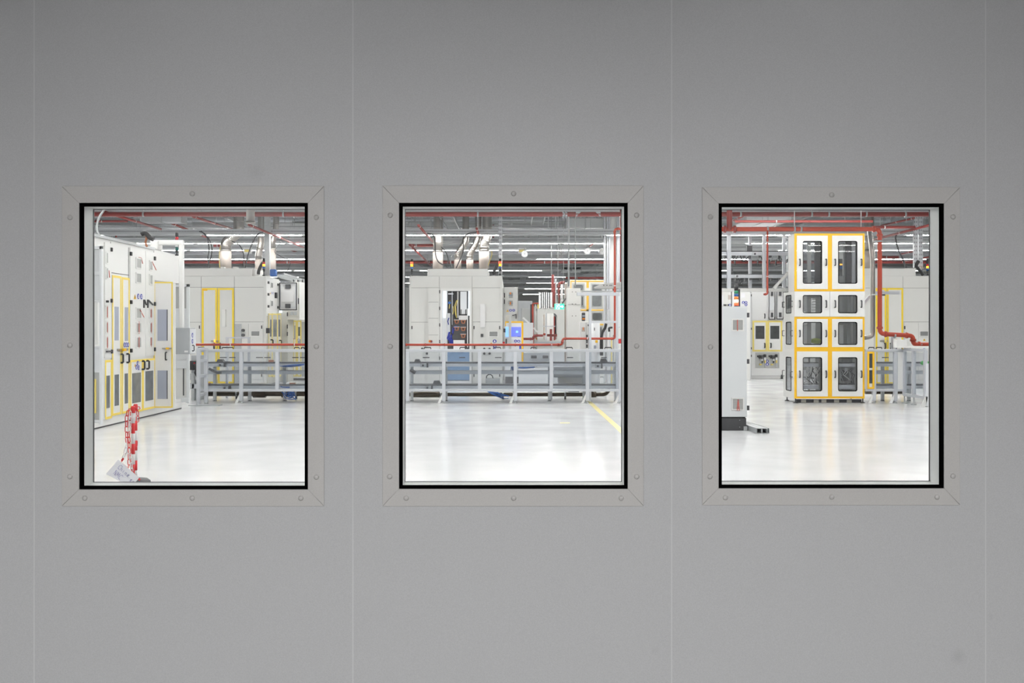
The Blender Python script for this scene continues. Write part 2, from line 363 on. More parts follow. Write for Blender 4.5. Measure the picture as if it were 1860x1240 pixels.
for i, (fl, op, scr) in enumerate(WIN):
    t = bpy.data.objects.new('window_%d' % (i+1), None); COL.objects.link(t); c = at((op[0]+op[2])/2, op[3], WY); t.location = c; ORG[t.name] = c; t['kind'] = 'structure'
    a = MB(fw); u0, u1, w0, w1 = a.uv(fl); h0, h1, g0, g1 = a.uv(op)
    a.prism([(u0, w1), (u1, w1), (h1+.001, g1), (h0-.001, g1)], 0, .004).prism([(u0, w0), (u1, w0), (h1+.001, g0), (h0-.001, g0)], 0, .004)
    a.prism([(u0, w0+.0015), (u0, w1-.0015), (h0, g1-.0005), (h0, g0+.0005)], 0, .004).prism([(u1, w0+.0015), (u1, w1-.0015), (h1, g1-.0005), (h1, g0+.0005)], 0, .004)
    fo = a.build('flange', 'flange', t, .0012)
    a = MB(fw)
    a.ring(h0+.0005, h1-.0005, g0+.0005, g1-.0005, .0115, -.012, .001); a.build('gasket', 'gasket', t)
    for p in scr:
        u, w_ = fw.px(*p)
        MB(fw).tube([fw(u, w_, .003), fw(u, w_, .006), fw(u, w_, .0085), fw(u, w_, .0095)], [.0095, .0095, .0065, .001], 14).build('screw_cap', 'flange', t)
    a = MB(fw); h0 += .0005; h1 -= .0005; g0 += .0005; g1 -= .0005
    a.ring(h0, h1, g0, g1, .0105, -WT-.002, -.0125); a.build('reveal_lining', 'reveal', t)
    a = MB(fw); a.ring(h0+.0103, h1-.0103, g0+.0103, g1-.0103, .0022, -WT-.002, -WT+.004); a.build('rear_gasket', 'dgrey', t)
    MB(fw).rect(h0+.008, h1-.008, g0+.008, g1-.008, -.009, -.005).build('glass_pane', 'pane', t)
# corridor on the camera side of the wall
struct(MB().box(-6, 6, -4, WY, -.1, 0), 'floor', 'corrfloor')
struct(MB().box(-6, 6, -4, WY, 3.4, 3.5), 'ceiling', 'corrceil')
struct(MB().box(-6, 6, -4.1, -4, 0, 3.4), 'wall_back', 'corrceil')
struct(MB().box(-6.1, -6, -4, WY, 0, 3.4), 'wall_left', 'corrceil')
struct(MB().box(6, 6.1, -4, WY, 0, 3.4), 'wall_right', 'corrceil')
# hall
struct(MB().box(-32, 32, WY+WT, 92, -.1, 0), 'floor', 'floor')
struct(MB().box(-32, 32, WY+WT, 92, 6.8, 7.0), 'ceiling', 'deck')
struct(MB().box(-32, 32, 92, 92.2, 0, 6.8), 'wall_back', 'warm')
struct(MB().box(-32.2, -32, WY, 92, 0, 6.8), 'wall_left', 'warm')
struct(MB().box(32, 32.2, WY, 92, 0, 6.8), 'wall_right', 'warm')
for x0, x1 in ((-32, fw.px(-500, 0)[0]), (fw.px(2370, 0)[0], 32)):
    struct(MB().box(x0, x1, WY, WY+WT, 0, 6.8), 'wall_front', 'wallpaint')
for k, y in enumerate((27, 33, 39, 45, 51, 57, 63, 69, 75, 81, 87)):       # roof beams
    struct(MB().box(-31, 31, y-.1, y+.1, 6.2, 6.22).box(-31, 31, y-.01, y+.01, 6.22, 6.78).box(-31, 31, y-.1, y+.1, 6.78, 6.8), 'trim_%d' % (k+10), 'galv')
for k, x in enumerate(range(-24, 25, 6)):
    struct(MB().box(x-.12, x+.12, 6, 90, 5.95, 6.2), 'trim_%d' % (k+30), 'galv')
# floor line and mark
tag(MB().box(1.72, 1.82, 8, 23.5, .0005, .003).build('floor_line', 'floorline'), 'long yellow line painted on the white hall floor', 'floor marking')
tag(MB().box(.86, 1.03, 16.62, 16.74, .0005, .003).build('floor_mark', 'floorline'), 'short yellow dash on the white floor in front of the middle fence', 'floor marking')
# ================================================================== CEILING SERVICES
rows = [7.5, 10, 12.5, 15, 17.5, 19.8, 24.3, 28.8, 31.55, 34.3, 40.2, 46, 51.5, 58, 66, 76]
ROWN = {24.3: 'topmost', 28.8: 'second from the top', 31.55: 'third from the top', 34.3: 'fourth from the top', 40.2: 'just above the far red main pipe'}
OFF = {24.3: (1, 4), 28.8: (3, 7, 10, 12, 15), 31.55: (1, 6, 9, 14), 34.3: (2, 5, 10, 13, 16), 40.2: (1, 3, 7, 8, 12, 15)}
for i, y in enumerate(rows):
    hw = 14 if y < 22 else min(29, 9+y*.42); far = y > 43; dz = {24.3: .11, 40.2: .12}.get(y, 0)
    lb = 'punched steel tray with strip lamps across the hall, %s row' % ROWN[y] if y in ROWN else ('punched tray with strip lamps far back under the roof' if far else 'punched tray with strip lamps above the front aisle')
    if y == 40.2: lb = 'punched tray with strip lamps just above the far red main pipe'
    t = thing('light_trunking', lb, 'ceiling light', (0, y, 4.5), 'strip light rows under the roof' if y not in ROWN else None)
    a = MB(); a.box(-hw, hw, y, y+.012, 4.51+dz, 4.63+dz).box(-hw, hw, y+.19, y+.202, 4.51+dz, 4.63+dz).box(-hw, hw, y+.012, y+.19, 4.51+dz, 4.515+dz); a.build('cable_tray', 'tray', t)
    a = MB(); a.box(-hw, hw, y+.04, y+.14, 4.47+dz, 4.51+dz).box(-hw, hw, y+.04, y+.049, 4.459+dz, 4.47+dz).box(-hw, hw, y+.131, y+.14, 4.459+dz, 4.47+dz); a.build('lamp_rail', 'ductlight', t)
    x = -hw; k = 0; L = 3.0 if y < 50 else 6
    while x+L*.9 < hw:
        on = (k not in OFF[y]) if y in OFF else (k % 3 != 1 or not far)
        MB().box(x, x+L*.94, y+.05, y+.13, 4.448+dz, 4.47+dz).build('lamp_tube', ('lampfront' if y < 21 else 'lampfar' if y > 43 else 'lamp') if on else 'lampoff', t); x += L; k += 1
    x = -hw+1
    while x < hw: MB().tube([(x, y+.1, 4.63+dz), (x, y+.1, 6.79)], .006, 5).build('suspension_rod', 'galv', t); x += 4.5 if not far else 12
for y, h, hw in ((26.3, 4.78, 20), (32.6, 5.05, 22), (35.6, 4.75, 22), (37.4, 4.55, 24), (38.6, 4.95, 24), (43, 4.75, 26), (48.5, 4.6, 28), (55, 4.7, 28), (62, 4.6, 28)):
    a = MB(); a.box(-hw, hw, y, y+.01, h, h+.1).box(-hw, hw, y+.3, y+.31, h, h+.1).box(-hw, hw, y, y+.31, h, h+.006); t = tag(a.build('cable_tray', 'tray'), 'punched cable tray without lamps crossing the hall between the strip light rows', 'cable tray', 'plain cable trays under the roof')
    x = -hw+2
    while x < hw: MB().tube([(x, y+.15, h+.05), (x, y+.15, 6.79)], .008, 5).build('suspension_rod', 'galv', t); x += 6
rc = random.Random(9)
for i in range(16):
    y = 25+i*2.3+rc.uniform(-.5, .5); h = rc.uniform(5.4, 5.85); r = rc.choice((.02, .03, .05, .08)); x0 = rc.uniform(-18, -4); x1 = rc.uniform(4, 18)
    t = tag(MB().tube([(x0, y, h), (x1, y, h)], r, 8).build('conduit', rc.choice(('galv', 'alu', 'ductgrey', 'ductlight'))), 'grey conduit running crosswise high under the roof', 'conduit', 'crosswise conduits under the roof')
    for x in (x0+1, 0, x1-1): MB().tube([(x, y, h), (x, y, 6.79)], .008, 5).build('hanger_rod', 'galv', t)
def pipe(label, pts, r, m='red', name='sprinkler_pipe', clamps=(), group=None, k=12, fit=True, hang_=True):
    pts = [Vector(p) for p in pts]; P = [pts[0]]
    for i in range(1, len(pts)-1):             # rounded elbows
        p = pts[i]; d0 = (pts[i-1]-p); d1 = (pts[i+1]-p); c = min(r*2.2, d0.length*.4, d1.length*.4)
        for s in range(5):
            tt = s/4; a0 = p+d0.normalized()*c; a1 = p+d1.normalized()*c; P.append(a0*(1-tt)**2+p*2*tt*(1-tt)+a1*tt**2)
    P.append(pts[-1]); o = MB().tube(P, r, k).build(name, m); tag(o, label, 'pipe', group)
    if fit:
        for i in range(1, len(pts)-1):         # couplings on both sides of each elbow
            p = pts[i]
            for q in (pts[i-1], pts[i+1]):
                d = (q-p).normalized(); c = min(r*2.2, (q-p).length*.4)
                MB().tube([p+d*c, p+d*(c+r*.9)], r*1.35, k).build('coupling', m, o)
    for q in clamps:
        q = Vector(q); j = min(range(len(pts)-1), key=lambda j: ((pts[j]+pts[j+1])/2-q).length); d = (pts[j+1]-pts[j]).normalized()
        MB().tube([q-d*r*.35, q+d*r*.35], r*1.18, k).build('clamp', 'whiteplastic' if r < .05 else 'galv', o)
    if len(pts) == 2 and min(p.z for p in pts) > 3.9 and hang_:
        for tt in (.2, .8): q = pts[0].lerp(pts[1], tt); MB().tube([q, (q.x, q.y, 6.79)], .008, 5).build('hanger_rod', 'galv', o)
    return o
def hang(o, pts, top=6.8):                     # hanger rods of a pipe
    for p in pts: MB().tube([p, (p[0], p[1], top)], .008, 6).build('hanger_rod', 'galv', o)
p1 = at(100, 389, 23.4); 
o = pipe('thick red main pipe just under the roof, along the top of the windows', [(-12.5, 23.4, p1.z), (12.5, 23.4, p1.z)], .058, 'red', clamps=[at(x, 389, 23.4) for x in (261, 515, 612, 868, 1025, 1345, 1474, 1505, 1573, 1644)])
for x in (261, 515, 868, 1474, 1644): p = at(x, 388, 23.4); MB().tube([(p.x, p.y, p.z+.05), (p.x, p.y, 6.79)], .008, 6).build('hanger_rod', 'whiteplastic', o)
p1 = at(100, 476, 41.5); o = pipe('long red main pipe crossing the hall behind the machines', [(-24, 41.5, p1.z), (24, 41.5, p1.z)], .062, 'red', clamps=[at(x, 476, 41.5) for x in (522, 780, 989, 1570)])
p1 = at(100, 416, 22.3); x1 = at(1598, 416, 22.3)
pr_ = pipe('red pipe under the roof that turns down right of the yellow machine', [(at(1290, 416, 22.3).x, 22.3, x1.z), x1, at(1598, 606, 22.3), at(1658, 609.5, 22.3), at(1659, 625.5, 22.3), at(1715, 625.5, 22.3)], .052, 'redbright',
     clamps=[at(x, 416, 22.3) for x in (1306, 1334, 1394, 1443, 1455)]+[at(1598, 438, 22.3), at(1625, 609.5, 22.3), at(1671, 625.5, 22.3)])
for x in (1443, 1564): p = at(x, 416, 22.3); MB().tube([(p.x, p.y, p.z+.04), (p.x, p.y, 6.79)], .012, 6).build('hanger_rod', 'whiteplastic', pr_)
q0 = at(1325, 376, 22.3); o = pipe('thick red riser pipe dropping from the roof at the right window corner', [(q0.x, 22.3, 6.8), at(1325, 418, 22.3)], .066, 'red')
for dx in (-9, 9): c = at(1325+dx, 416, 22.3); MB().tube([c-Vector((.03, 0, 0)), c+Vector((.03, 0, 0))], .085, 14).build('flange_ring', 'red', o)
pipe('thin red drop pipe ending in front of the white beam', [at(1394, 418, 22.2), at(1394, 534, 22.2), at(1387, 534.5, 22.2)], .022, 'redbright', name='drop_pipe', clamps=[at(1394, 440, 22.2), at(1394, 502, 22.2)])
R_ = [  # sprinkler branch pipes: (px,py,h)-(px,py,h), radius, label
 ((191, 385, 4.55), (292, 416, 4.55), .035, 'red branch pipe running back from the upper left corner'),
 ((306, 403, 4.9), (463, 466, 4.9), .035, 'red branch pipe passing behind the left elbow duct'),
 ((350, 393, 4.75), (423, 416, 4.75), .035, 'red branch pipe above the left elbow duct'),
 ((452, 408, 4.4), (551, 449, 4.4), .032, 'red branch pipe right of the grey steel post, left window'),
 ((525, 453, 4.9), (556, 464, 4.9), .03, 'short red branch pipe at the right edge of the left window'),
 ((760, 409, 4.4), (788, 441, 4.4), .035, 'red branch pipe behind the upright duct in the middle window'),
 ((744, 444.5, 4.4), (783, 482, 4.4), .035, 'lower red branch pipe left of the upright duct'),
 ((866, 415, 4.5), (873, 438, 4.5), .035, 'steep red branch pipe over the middle elbow ducts'),
 ((1584, 436, 4.35), (1695, 407, 4.35), .035, 'slanting red branch pipe right of the vertical red pipe'),
 ((1660, 396, 4.7), (1600, 410, 4.7), .03, 'red branch pipe near the roof in the right window'),
 ((1635, 461.6, 4.5), (1668, 454.5, 4.5), .03, 'far red branch pipe left of the punched posts'),
 ((1640, 476, 4.4), (1690, 466, 4.4), .03, 'far red branch pipe right of the punched posts'),
 ((1062, 454, 4.6), (1084, 437, 4.6), .03, 'short red branch pipe left of the white column'),
 ((1332, 401, 4.6), (1350, 392, 4.6), .03, 'short red branch pipe near the thick riser')]
for a, b_, r, lb in R_: pipe(lb, [ath(*a), ath(*b_)], r, 'red', clamps=[ath(*a).lerp(ath(*b_), t) for t in (.05, .5)])
for (x0, x1, y, Y, r, lb) in ((165, 232, 401.7, 27.0, .03, 'thin red crosswise pipe in the upper left corner'), (743, 788, 445.5, 34, .05, 'short red crosswise pipe left of the upright duct'),
    (388, 412, 446, 33, .05, 'short red crosswise pipe beside the left elbow duct'), (1335, 1585, 402, 25, .035, 'second red crosswise pipe above the yellow machine'), (1583, 1662, 412.5, 26, .04, 'red crosswise pipe above the right grey machine'), (1600, 1632, 467, 38, .05, 'far red crosswise pipe in the right window'), (1027, 1097, 504.5, 44, .05, 'red crosswise pipe above the orange framed machine')):
    pipe(lb, [at(x0, y, Y), at(x1, y, Y)], r, 'red', clamps=[at(x0+(x1-x0)*.3, y, Y)])
for (x, y0, y1, Y, lb) in ((524, 408, 447, 38, 'red upright pipe stub, left window'), (832, 408, 447, 38, 'red upright pipe stub left of the middle ducts'), (896, 408, 447, 38, 'red upright pipe stub right of the middle ducts'), (211, 425, 431, 38, 'small red upright stub above the white cabinets')):
    pipe(lb, [at(x, y0, Y), at(x, y1, Y)], .035, 'red')
for x0, x1, x2, sg in ((1046, 1057, 1047, 1), (1091, 1080, 1090, -1)):
    f_ = Front(23.345); tag(MB(f_).prism([f_.px(x0, 383), f_.px(x1, 383), f_.px(x0+sg*1.5, 392.5), f_.px(x0, 392.5)], -.02, 0).build('gusset_plate', 'ductlight'), 'white punched gusset plate on the red main pipe, %s one in the middle window' % ('left' if sg > 0 else 'right'), 'bracket')
for x, w_ in ((1023.5, 'left'), (1029, 'right')): tag(MB(Front(23.345)).pr((x-1.6, 383, x+1.6, 396), -.03, 0).build('clamp_strip', 'strut'), '%s one of two clamp strips on the red main pipe, middle window' % w_, 'bracket')
# air ducts (box section)
def airduct(lb, r, Y, d, m='ductgrey', **k):
    a = MB(Front(Y)); a.pr(r, -d, 0); t = a.build('air_duct', m, None, .01); tag(t, lb, 'air duct')
    u0, u1, w0, w1 = a.uv(r); fr = Front(Y); n = max(2, int((u1-u0)/1.2)+1)
    for i in range(n+1):
        u = u0+(u1-u0)*i/n; MB(fr).rect(u-.02, u+.02, w0-.02, w1+.02, -d, .02).build('duct_joint', 'galv', t)
    for u in (u0+.15, u1-.15): MB().tube([(u, Y+d/2, w1), (u, Y+d/2, 6.79)], .01, 5).build('suspension_rod', 'galv', t)
    return t
airduct('grey air duct hanging above the left control arm', (256, 393, 328, 403), 27.2, .5, 'ductgrey')
airduct('pale air duct beside the white column', (1030, 396, 1097, 414), 30.55, 2.3, 'ductlight')
airduct('long pale air duct at the top of the right window', (1355, 393, 1435, 399), 26.6, 2.0, 'ductlight')
airduct('dark air duct deep above the left machines', (190, 430, 255, 437), 46, 1.5)
airduct('wide pale air duct behind the hall lamps, middle window', (1012, 440, 1062, 451), 36, 1.6, 'ductlight')
airduct('flat grey air duct behind the second red pipe', (960, 484, 1005, 492), 47, 1.6)
airduct('pale flat air duct left of the white column', (1020, 483, 1056, 492), 46, 1.6, 'ductlight')
airduct('grey air duct behind the upright duct', (742, 403, 786, 411), 33, 1.8, 'ductlight')
airduct('grey air duct behind the left elbow duct', (330, 432, 396, 442), 42, 1.8)
airduct('grey air duct at the right edge of the left window', (500, 405, 562, 413), 34, 1.6, 'ductlight')
airduct('grey air duct in the top of the right window', (1590, 430, 1700, 436), 38.95, 1.1)
airduct('grey air duct behind the aluminium gantry', (1300, 430, 1440, 440), 38.95, 1.1)
# cable ladders running away from the camera, and struts
def ladder(lb, a, b_, wd=.4):
    a, b_ = Vector(a), Vector(b_); o = MB(); dx = Vector((wd/2, 0, 0)); o.beam(a-dx, b_-dx, .03, .07).beam(a+dx, b_+dx, .03, .07)
    n = int((b_-a).length/.35)
    for i in range(n): c = a.lerp(b_, (i+.5)/n); o.beam(c-dx, c+dx, .03, .02)
    t = tag(o.build('cable_ladder', 'galv'), lb, 'cable tray')
    if a.z > 4.5:
        for tt in (.01, .25, .5, .75): c = a.lerp(b_, tt); MB().tube([c, (c.x, c.y, 6.79)], .012, 5).build('suspension_rod', 'galv', t)
    return t
for x, h, y0, y1, lb in ((-8.6, 5.1, 24, 60, 'steel cable ladder running back above the left machine'), (-5.2, 5.2, 24, 75, 'steel cable ladder running back left of the middle window'), (-1.9, 5.0, 25, 80, 'steel cable ladder running back over the middle ducts'), (.9, 5.2, 25, 85, 'steel cable ladder running back in the centre'), (5.6, 5.1, 25, 80, 'steel cable ladder running back above the gantry'), (9.2, 5.2, 25, 80, 'steel cable ladder running back above the right machine')):
    ladder(lb, (x, y0, h), (x, y1, h))
def strut(lb, px, y0, y1, Y, wpx, m='strut', cat='steel post'):
    fr = Front(Y); a = MB(fr); u, w1 = fr.px(px, y0); w0 = fr.px(px, y1)[1]; wd = wpx*Y/F/2
    a.rect(u-wd, u+wd, w0, w1, -.01, 0).rect(u-wd, u-wd+.012, w0, w1, -2*wd, -.01).rect(u+wd-.012, u+wd, w0, w1, -2*wd, -.01)
    t = tag(a.build('hanging_strut', m), lb, cat); 
    MB(fr).rect(u-wd*1.6, u+wd*1.6, w0-.02, w0, -2*wd-.04, .05).build('foot_plate', 'galv', t); return t
strut('grey steel post standing on the left grey machine', 484.5, 340, 499, 28.6, 9.5, 'galv')
strut('punched steel post at the right end of the middle grey machine', 909, 340, 500, 28.5, 7)
strut('punched steel post, left of the pair on the right grey machine', 1664, 340, 486, 28.3, 6.5)
strut('punched steel post, right of the pair on the right grey machine', 1673, 340, 486, 28.35, 7)
for i, (x, y1, Y) in enumerate(((1001.5, 500, 32), (1012, 470, 34), (1016, 468, 34), (1019.5, 468, 34), (1045, 520, 27), (1033, 520, 27), (996, 420, 30), (1009, 425, 30))):
    p = at(x, 350, Y); q = at(x, y1, Y); MBo = MB().tube([(p.x, Y, 6.79), q], .018 if i not in (5,) else .03, 6)
    tag(MBo.build('hanging_rod', 'galv'), 'thin steel rod hanging from the roof in the right half of the middle window', 'rod', 'thin hanging rods')
# white main column
cf = Front(30); a = MB(cf); a.pr((1100, 340, 1119, 700), -.35, 0); col_ = a.build('column', 'white'); tag(col_, 'tall white building column behind the vertical red pipe', 'column')
MB(cf).pr((1119.5, 340, 1140, 600), -.35, -.1).build('column_cladding', 'white', col_)
for x in (1098, 1103.5, 1107, 1122, 1125):
    MB(Front(29.9)).pr((x-1.2, 340, x+1.2, 690), -.06, 0).build('cable_trunk', 'alu', col_)
# curved cables between roof and machines
def cable(lb, pts, r=.012, m='dgrey', name='cable', group=None):
    P = [Vector(p) for p in pts]; out = []
    for i in range(len(P)-1):
        p0, p1, p2, p3 = P[max(i-1, 0)], P[i], P[i+1], P[min(i+2, len(P)-1)]
        for s in range(8):
            t = s/8; out.append(.5*((2*p1)+(p2-p0)*t+(2*p0-5*p1+4*p2-p3)*t*t+(3*p1-p0-3*p2+p3)*t**3))
    out.append(P[-1]); o = MB().tube(out, r, 6).build(name, m); return tag(o, lb, 'cable', group)
def atm(Y, *pp): return [at(pp[i], pp[i+1], Y) for i in range(0, len(pp), 2)]
cable('grey cable loop hanging above the white cabinets, top left corner', atm(16.2, *L1(300, 110, 240, 200, 212, 290, 215, 350, 240, 400)), .018, 'galv')
cable('grey cable drooping onto the left grey machine', atm(28.4, *L2(70, 355, 130, 380, 165, 450, 175, 560, 165, 650, 180, 750)), .02)
cable('second grey cable drooping beside the left elbow duct', atm(28.4, *L2(90, 350, 170, 430, 205, 520, 200, 620, 175, 680)), .02)
cable('thin grey cable swinging up right of the left elbow duct', atm(28.4, *L2(565, 745, 590, 620, 640, 480, 700, 385, 760, 365)), .018)
cable('thin grey cable right of the left elbow duct', atm(28.4, *L2(420, 460, 500, 500, 545, 600, 550, 745)), .015)
cable('thin cable from the roof at the right edge of the left window', atm(29, *L2(950, 460, 880, 570, 940, 620, 1040, 680, 1010, 790, 930, 810)), .012)
cable('grey cable hanging over the upright duct', atm(28.3, *C1(330, 375, 400, 400, 415, 480, 420, 600, 450, 680, 510, 720)), .02)
cable('thin dark cable swinging right of the upright duct', atm(28.3, *C1(480, 520, 530, 580, 555, 650, 545, 745)), .015)
cable('grey cable loop in front of the small middle duct', atm(28.3, *C1(640, 750, 690, 640, 720, 540, 715, 440, 770, 380, 860, 365)), .018)
cable('pale cable loop left of the small middle duct', atm(28.3, *C1(600, 750, 580, 680, 600, 610, 640, 590, 700, 560)), .014, 'galv')
cable('yellow green earth cable beside the right elbow duct', atm(28.3, *C1(1015, 560, 1025, 600, 1005, 660, 985, 720)), .012, 'softyellow')
cable('yellow cable beside the left elbow duct', atm(28.3, *L2(300, 510, 290, 560, 285, 640, 290, 745)), .012, 'softyellow')
cable('dark cable dropping onto the right grey machine', atm(28.3, *R2(700, 390, 690, 430, 710, 520, 735, 590, 770, 660, 800, 745)), .022)
# ================================================================== EXHAUST DUCTS
def duct(lb, pts, rpx, Y, low=None, upper=True):
    """round steel exhaust duct; low = index where the insulated lower piece ends"""
    P = [at(*p, Y) for p in pts]; r = rpx*Y/F; P[-1].z = 6.79; t = thing('exhaust_duct', lb, 'exhaust duct', P[0])
    body = P; k = 20
    if low:
        MB().tube([P[0], P[low]], r*1.08, k).build('insulated_sleeve', 'wrap', t); body = P[low:]
    Q = [body[0]]
    for i in range(1, len(body)-1):
        p = body[i]; d0 = body[i-1]-p; d1 = body[i+1]-p; c = min(r*1.6, d0.length*.45, d1.length*.45)
        for s in range(5): tt = s/4; Q.append((p+d0.normalized()*c)*(1-tt)**2+p*2*tt*(1-tt)+(p+d1.normalized()*c)*tt**2)
    Q.append(body[-1]); MB().tube(Q, r, k).build('steel_pipe', 'steel', t)
    for i in range(len(body)):
        d = (body[min(i+1, len(body)-1)]-body[max(i-1, 0)]).normalized()
        if i in (0, len(body)-1): c = body[i]; MB().tube([c-d*.02, c+d*.02], r*1.12, k).build('clamp_ring', 'steel', t)
        else:
            for q in (body[i-1], body[i+1]):
                e = (q-body[i]).normalized(); c = body[i]+e*min(r*1.6, (q-body[i]).length*.45); MB().tube([c-e*.015, c+e*.015], r*1.06, k).build('clamp_ring', 'steel', t)
    return t
duct('steel elbow duct with insulated foot on the left grey machine', [L2(353, 748), L2(353, 560), L2(353, 480), L2(450, 395), L2(495, 340), L2(495, 100)], 9.6, 29.6, 1)
duct('short open steel duct hanging in front of the red main pipe', [L2(620, 262), L2(620, 60)], 7.6, 22.9)
duct('steel duct with insulated foot left of the grey steel post', [L2(708, 800), L2(708, 650), L2(708, 600), L2(735, 480), L2(735, 100)], 6.0, 30.2, 1)
duct('insulated duct right of the grey steel post', [L2(860, 815), L2(860, 540), L2(860, 420), L2(895, 330), L2(895, 120)], 5.2, 29.8, 1)
duct('upright steel duct with insulated foot on the middle grey machine', [C1(445, 755), C1(445, 570), C1(450, 400), C1(455, 100)], 8.6, 29.4, 1)
duct('small elbow duct, second from the left on the middle grey machine', [C1(657, 755), C1(657, 650), C1(657, 600), C1(745, 470), C1(745, 100)], 6.0, 29.8, 1)
duct('narrow bright elbow duct between two others on the middle grey machine', [C1(788, 755), C1(788, 650), C1(788, 600), C1(865, 470), C1(880, 360), C1(880, 120)], 5.8, 29.4, 1)
duct('thick bright elbow duct at the right end of the middle grey machine', [C1(940, 755), C1(940, 560), C1(940, 500), C1(975, 400), C1(972, 100)], 8.6, 29.2, 1)
duct('insulated duct on the right grey machine behind the steel tube', [R2(410, 755), R2(410, 560), R2(405, 420), R2(405, 120)], 8.6, 29.6, 1)
# ================================================================== BIG GREY MACHINES (front plane 28 m away)
G = Front(28.0)
def machine(lb, x0, x1, plate, depth=6, sg=None):
    u0 = G.px(x0, 600)[0]; u1 = G.px(x1, 600)[0]; ztop = G.px(x0, 501)[1]
    t = thing('press_machine', lb, 'machine', ((u0+u1)/2, 28, 0))
    MB(G).rect(u0, u1, .06, ztop, -depth, 0).build('body', 'warm', t, .01)
    MB(G).rect(u0+.05, u1-.05, 0, .06, -depth+.05, -.05).build('plinth', 'plinth', t)
    a = MB(G); v = a.uv(plate); a.rect(v[0], v[1], ztop-.01, v[3], -2.2, -.02); a.build('roof_duct_cover', 'warm', t, .01)
    return t
# left
m1 = machine('large light grey machine with a yellow taped double door, behind the left fence', 325, 479, (333, 487, 458, 501), 1.9)
seams(m1, G, [(365.5, 502, 365.5, 700), (426, 502, 426, 700), (333, 521.5, 481, 521.5), (333, 585, 366, 585), (427, 584.5, 479, 584.5)])
MB(G).pr((479, 501.5, 483.6, 700), -.03, .01).build('corner_post', 'warm', m1)
d = door(m1, G, (367, 523, 395, 696), 'warm', tm='lemon', tape=.055, o=.02)
d = door(m1, G, (396, 523, 425.5, 696), 'warm', tm='lemon', tape=.055, o=.02)
a = MB(G); a.pr((367.5, 524, 377, 528), .02, .03); a.build('tape_patch', 'yellow', m1)
MB(G).pr((405, 562, 411, 593), .02, .09).build('door_lamp', 'white', m1)
MB(G).pr(L4(235, 338, 248, 360), .02, .07).build('indicator_lamp', 'orangeglow', m1); MB(G).pr(L4(200, 344, 280, 356), .02, .05).build('door_latch', 'steel', m1)
for x, y0, y1 in ((L4(235, 0)[0], L4(0, 375)[1], L4(0, 430)[1]), (L4(300, 0)[0], L4(0, 375)[1], L4(0, 430)[1])): handle(m1, Off(G, .02), x, y0, y1, r=.02)
d = door(m1, G, L4(455, 165, 600, 760), 'warm', o=.02); d2 = door(m1, G, L4(602, 165, 755, 760), 'warm', o=.02)
vent(m1, Off(G, .02), L4(625, 238, 725, 300), tape='dark'); hinges(m1, G, [L4(742, 200), L4(742, 715), L4(75, 200)], 6, 1.8)
door(m1, G, L4(-60, 155, 85, 400), 'warm', o=.015)
sign_round(m1, G, *L4(690, 378), 3.2); sign_round(m1, G, *L4(380, 378), 3)
MB(G).pr(L4(455, 165, 525, 790), .02, .05).build('cable_duct', 'galv', m1)
for p in ((*L4(548, 235), 2.6), (*L4(548, 285), 2.8)): MB(G).disc(*G.px(p[0], p[1]), p[2]*.016, .02, .12).build('pressure_gauge', 'dgrey', m1)
# top fittings
for x0, x1 in ((395, 401), (418, 425)):
    MB(G).pr((x0, 483, x1, 487.5), -.5, -.3).build('duct_bracket', 'white', m1)
# middle
m2 = machine('large light grey machine with an open lit cabinet, behind the middle fence', 746, 912, (776, 488, 886, 501))
seams(m2, G, [(798, 502, 798, 700), (857.5, 502, 857.5, 700), (747, 522.5, 798, 522.5), (858, 522.5, 912, 522.5), (747, 585, 778, 585), (859, 584.5, 911, 584.5)])
MB(G).pr((856.5, 523, 858.3, 634), 0, .03).build('edge_strip', 'beige', m2)
MB(G).pr((909, 502, 912.5, 700), 0, .05).build('corner_post', 'warm', m2); MB(G).pr((743.5, 502, 746.5, 700), -.3, .02).build('corner_post', 'warm', m2)
d = door(m2, G, C3(155, 155, 305, 760), 'warm', o=.02); door(m2, G, C3(308, 155, 342, 760), 'warm', o=.02)
hinges(m2, G, [C3(168, 205), C3(833, 205), C3(1108, 205), C3(833, 715), C3(1108, 715)], 6, 1.8)
d = door(m2, G, (778, 523, 799, 697), 'warm', o=.12); seams(d, Off(G, .12), [(779, y, 797, y) for y in (548.5, 578, 608)]); 
for y in (530, 560, 590, 620, 650): MB(G).pr((798.5, y-3, 800, y+3), .1, .15).build('hinge', 'black', d)
for (px, py, m) in ((*Z2(62, 1045), 'orangelens'), (*Z2(88, 1048), 'red')): MB(Off(G, .12)).disc(*G.px(px, py), .035, 0, .06).build('push_button', m, d)
d = door(m2, G, C3(828, 158, 968, 760), 'warm', o=.02); d2 = door(m2, G, C3(970, 158, 1118, 760), 'warm', o=.02)
vent(m2, Off(G, .02), C3(992, 242, 1092, 305), tape='dark'); MB(G).pr(C3(905, 272, 932, 305), .02, .06).build('rotary_switch', 'dgrey', m2)
MB(G).pr((872.5, 552, 881.5, 594), .02, .08).build('door_lamp', 'whiteplastic', m2)
sign_round(m2, Off(G, .02), *Z2(1178, 1045), 3.4); sign_tri(m2, Off(G, .02), *Z2(1118, 1078), 3.2); sign_round(m2, Off(G, .02), *Z2(1180, 1145), 3.2, 'dir')
for p in (C3(943, 433), C3(1000, 433), C3(278, 433), C3(943, 483), C3(1000, 483), C3(330, 483)): MB(G).disc(*G.px(*p), .035, .02, .07, 10).build('door_lock', 'black', m2)
handle(m2, G, C3(838, 0)[0], 627, 634, r=.018)
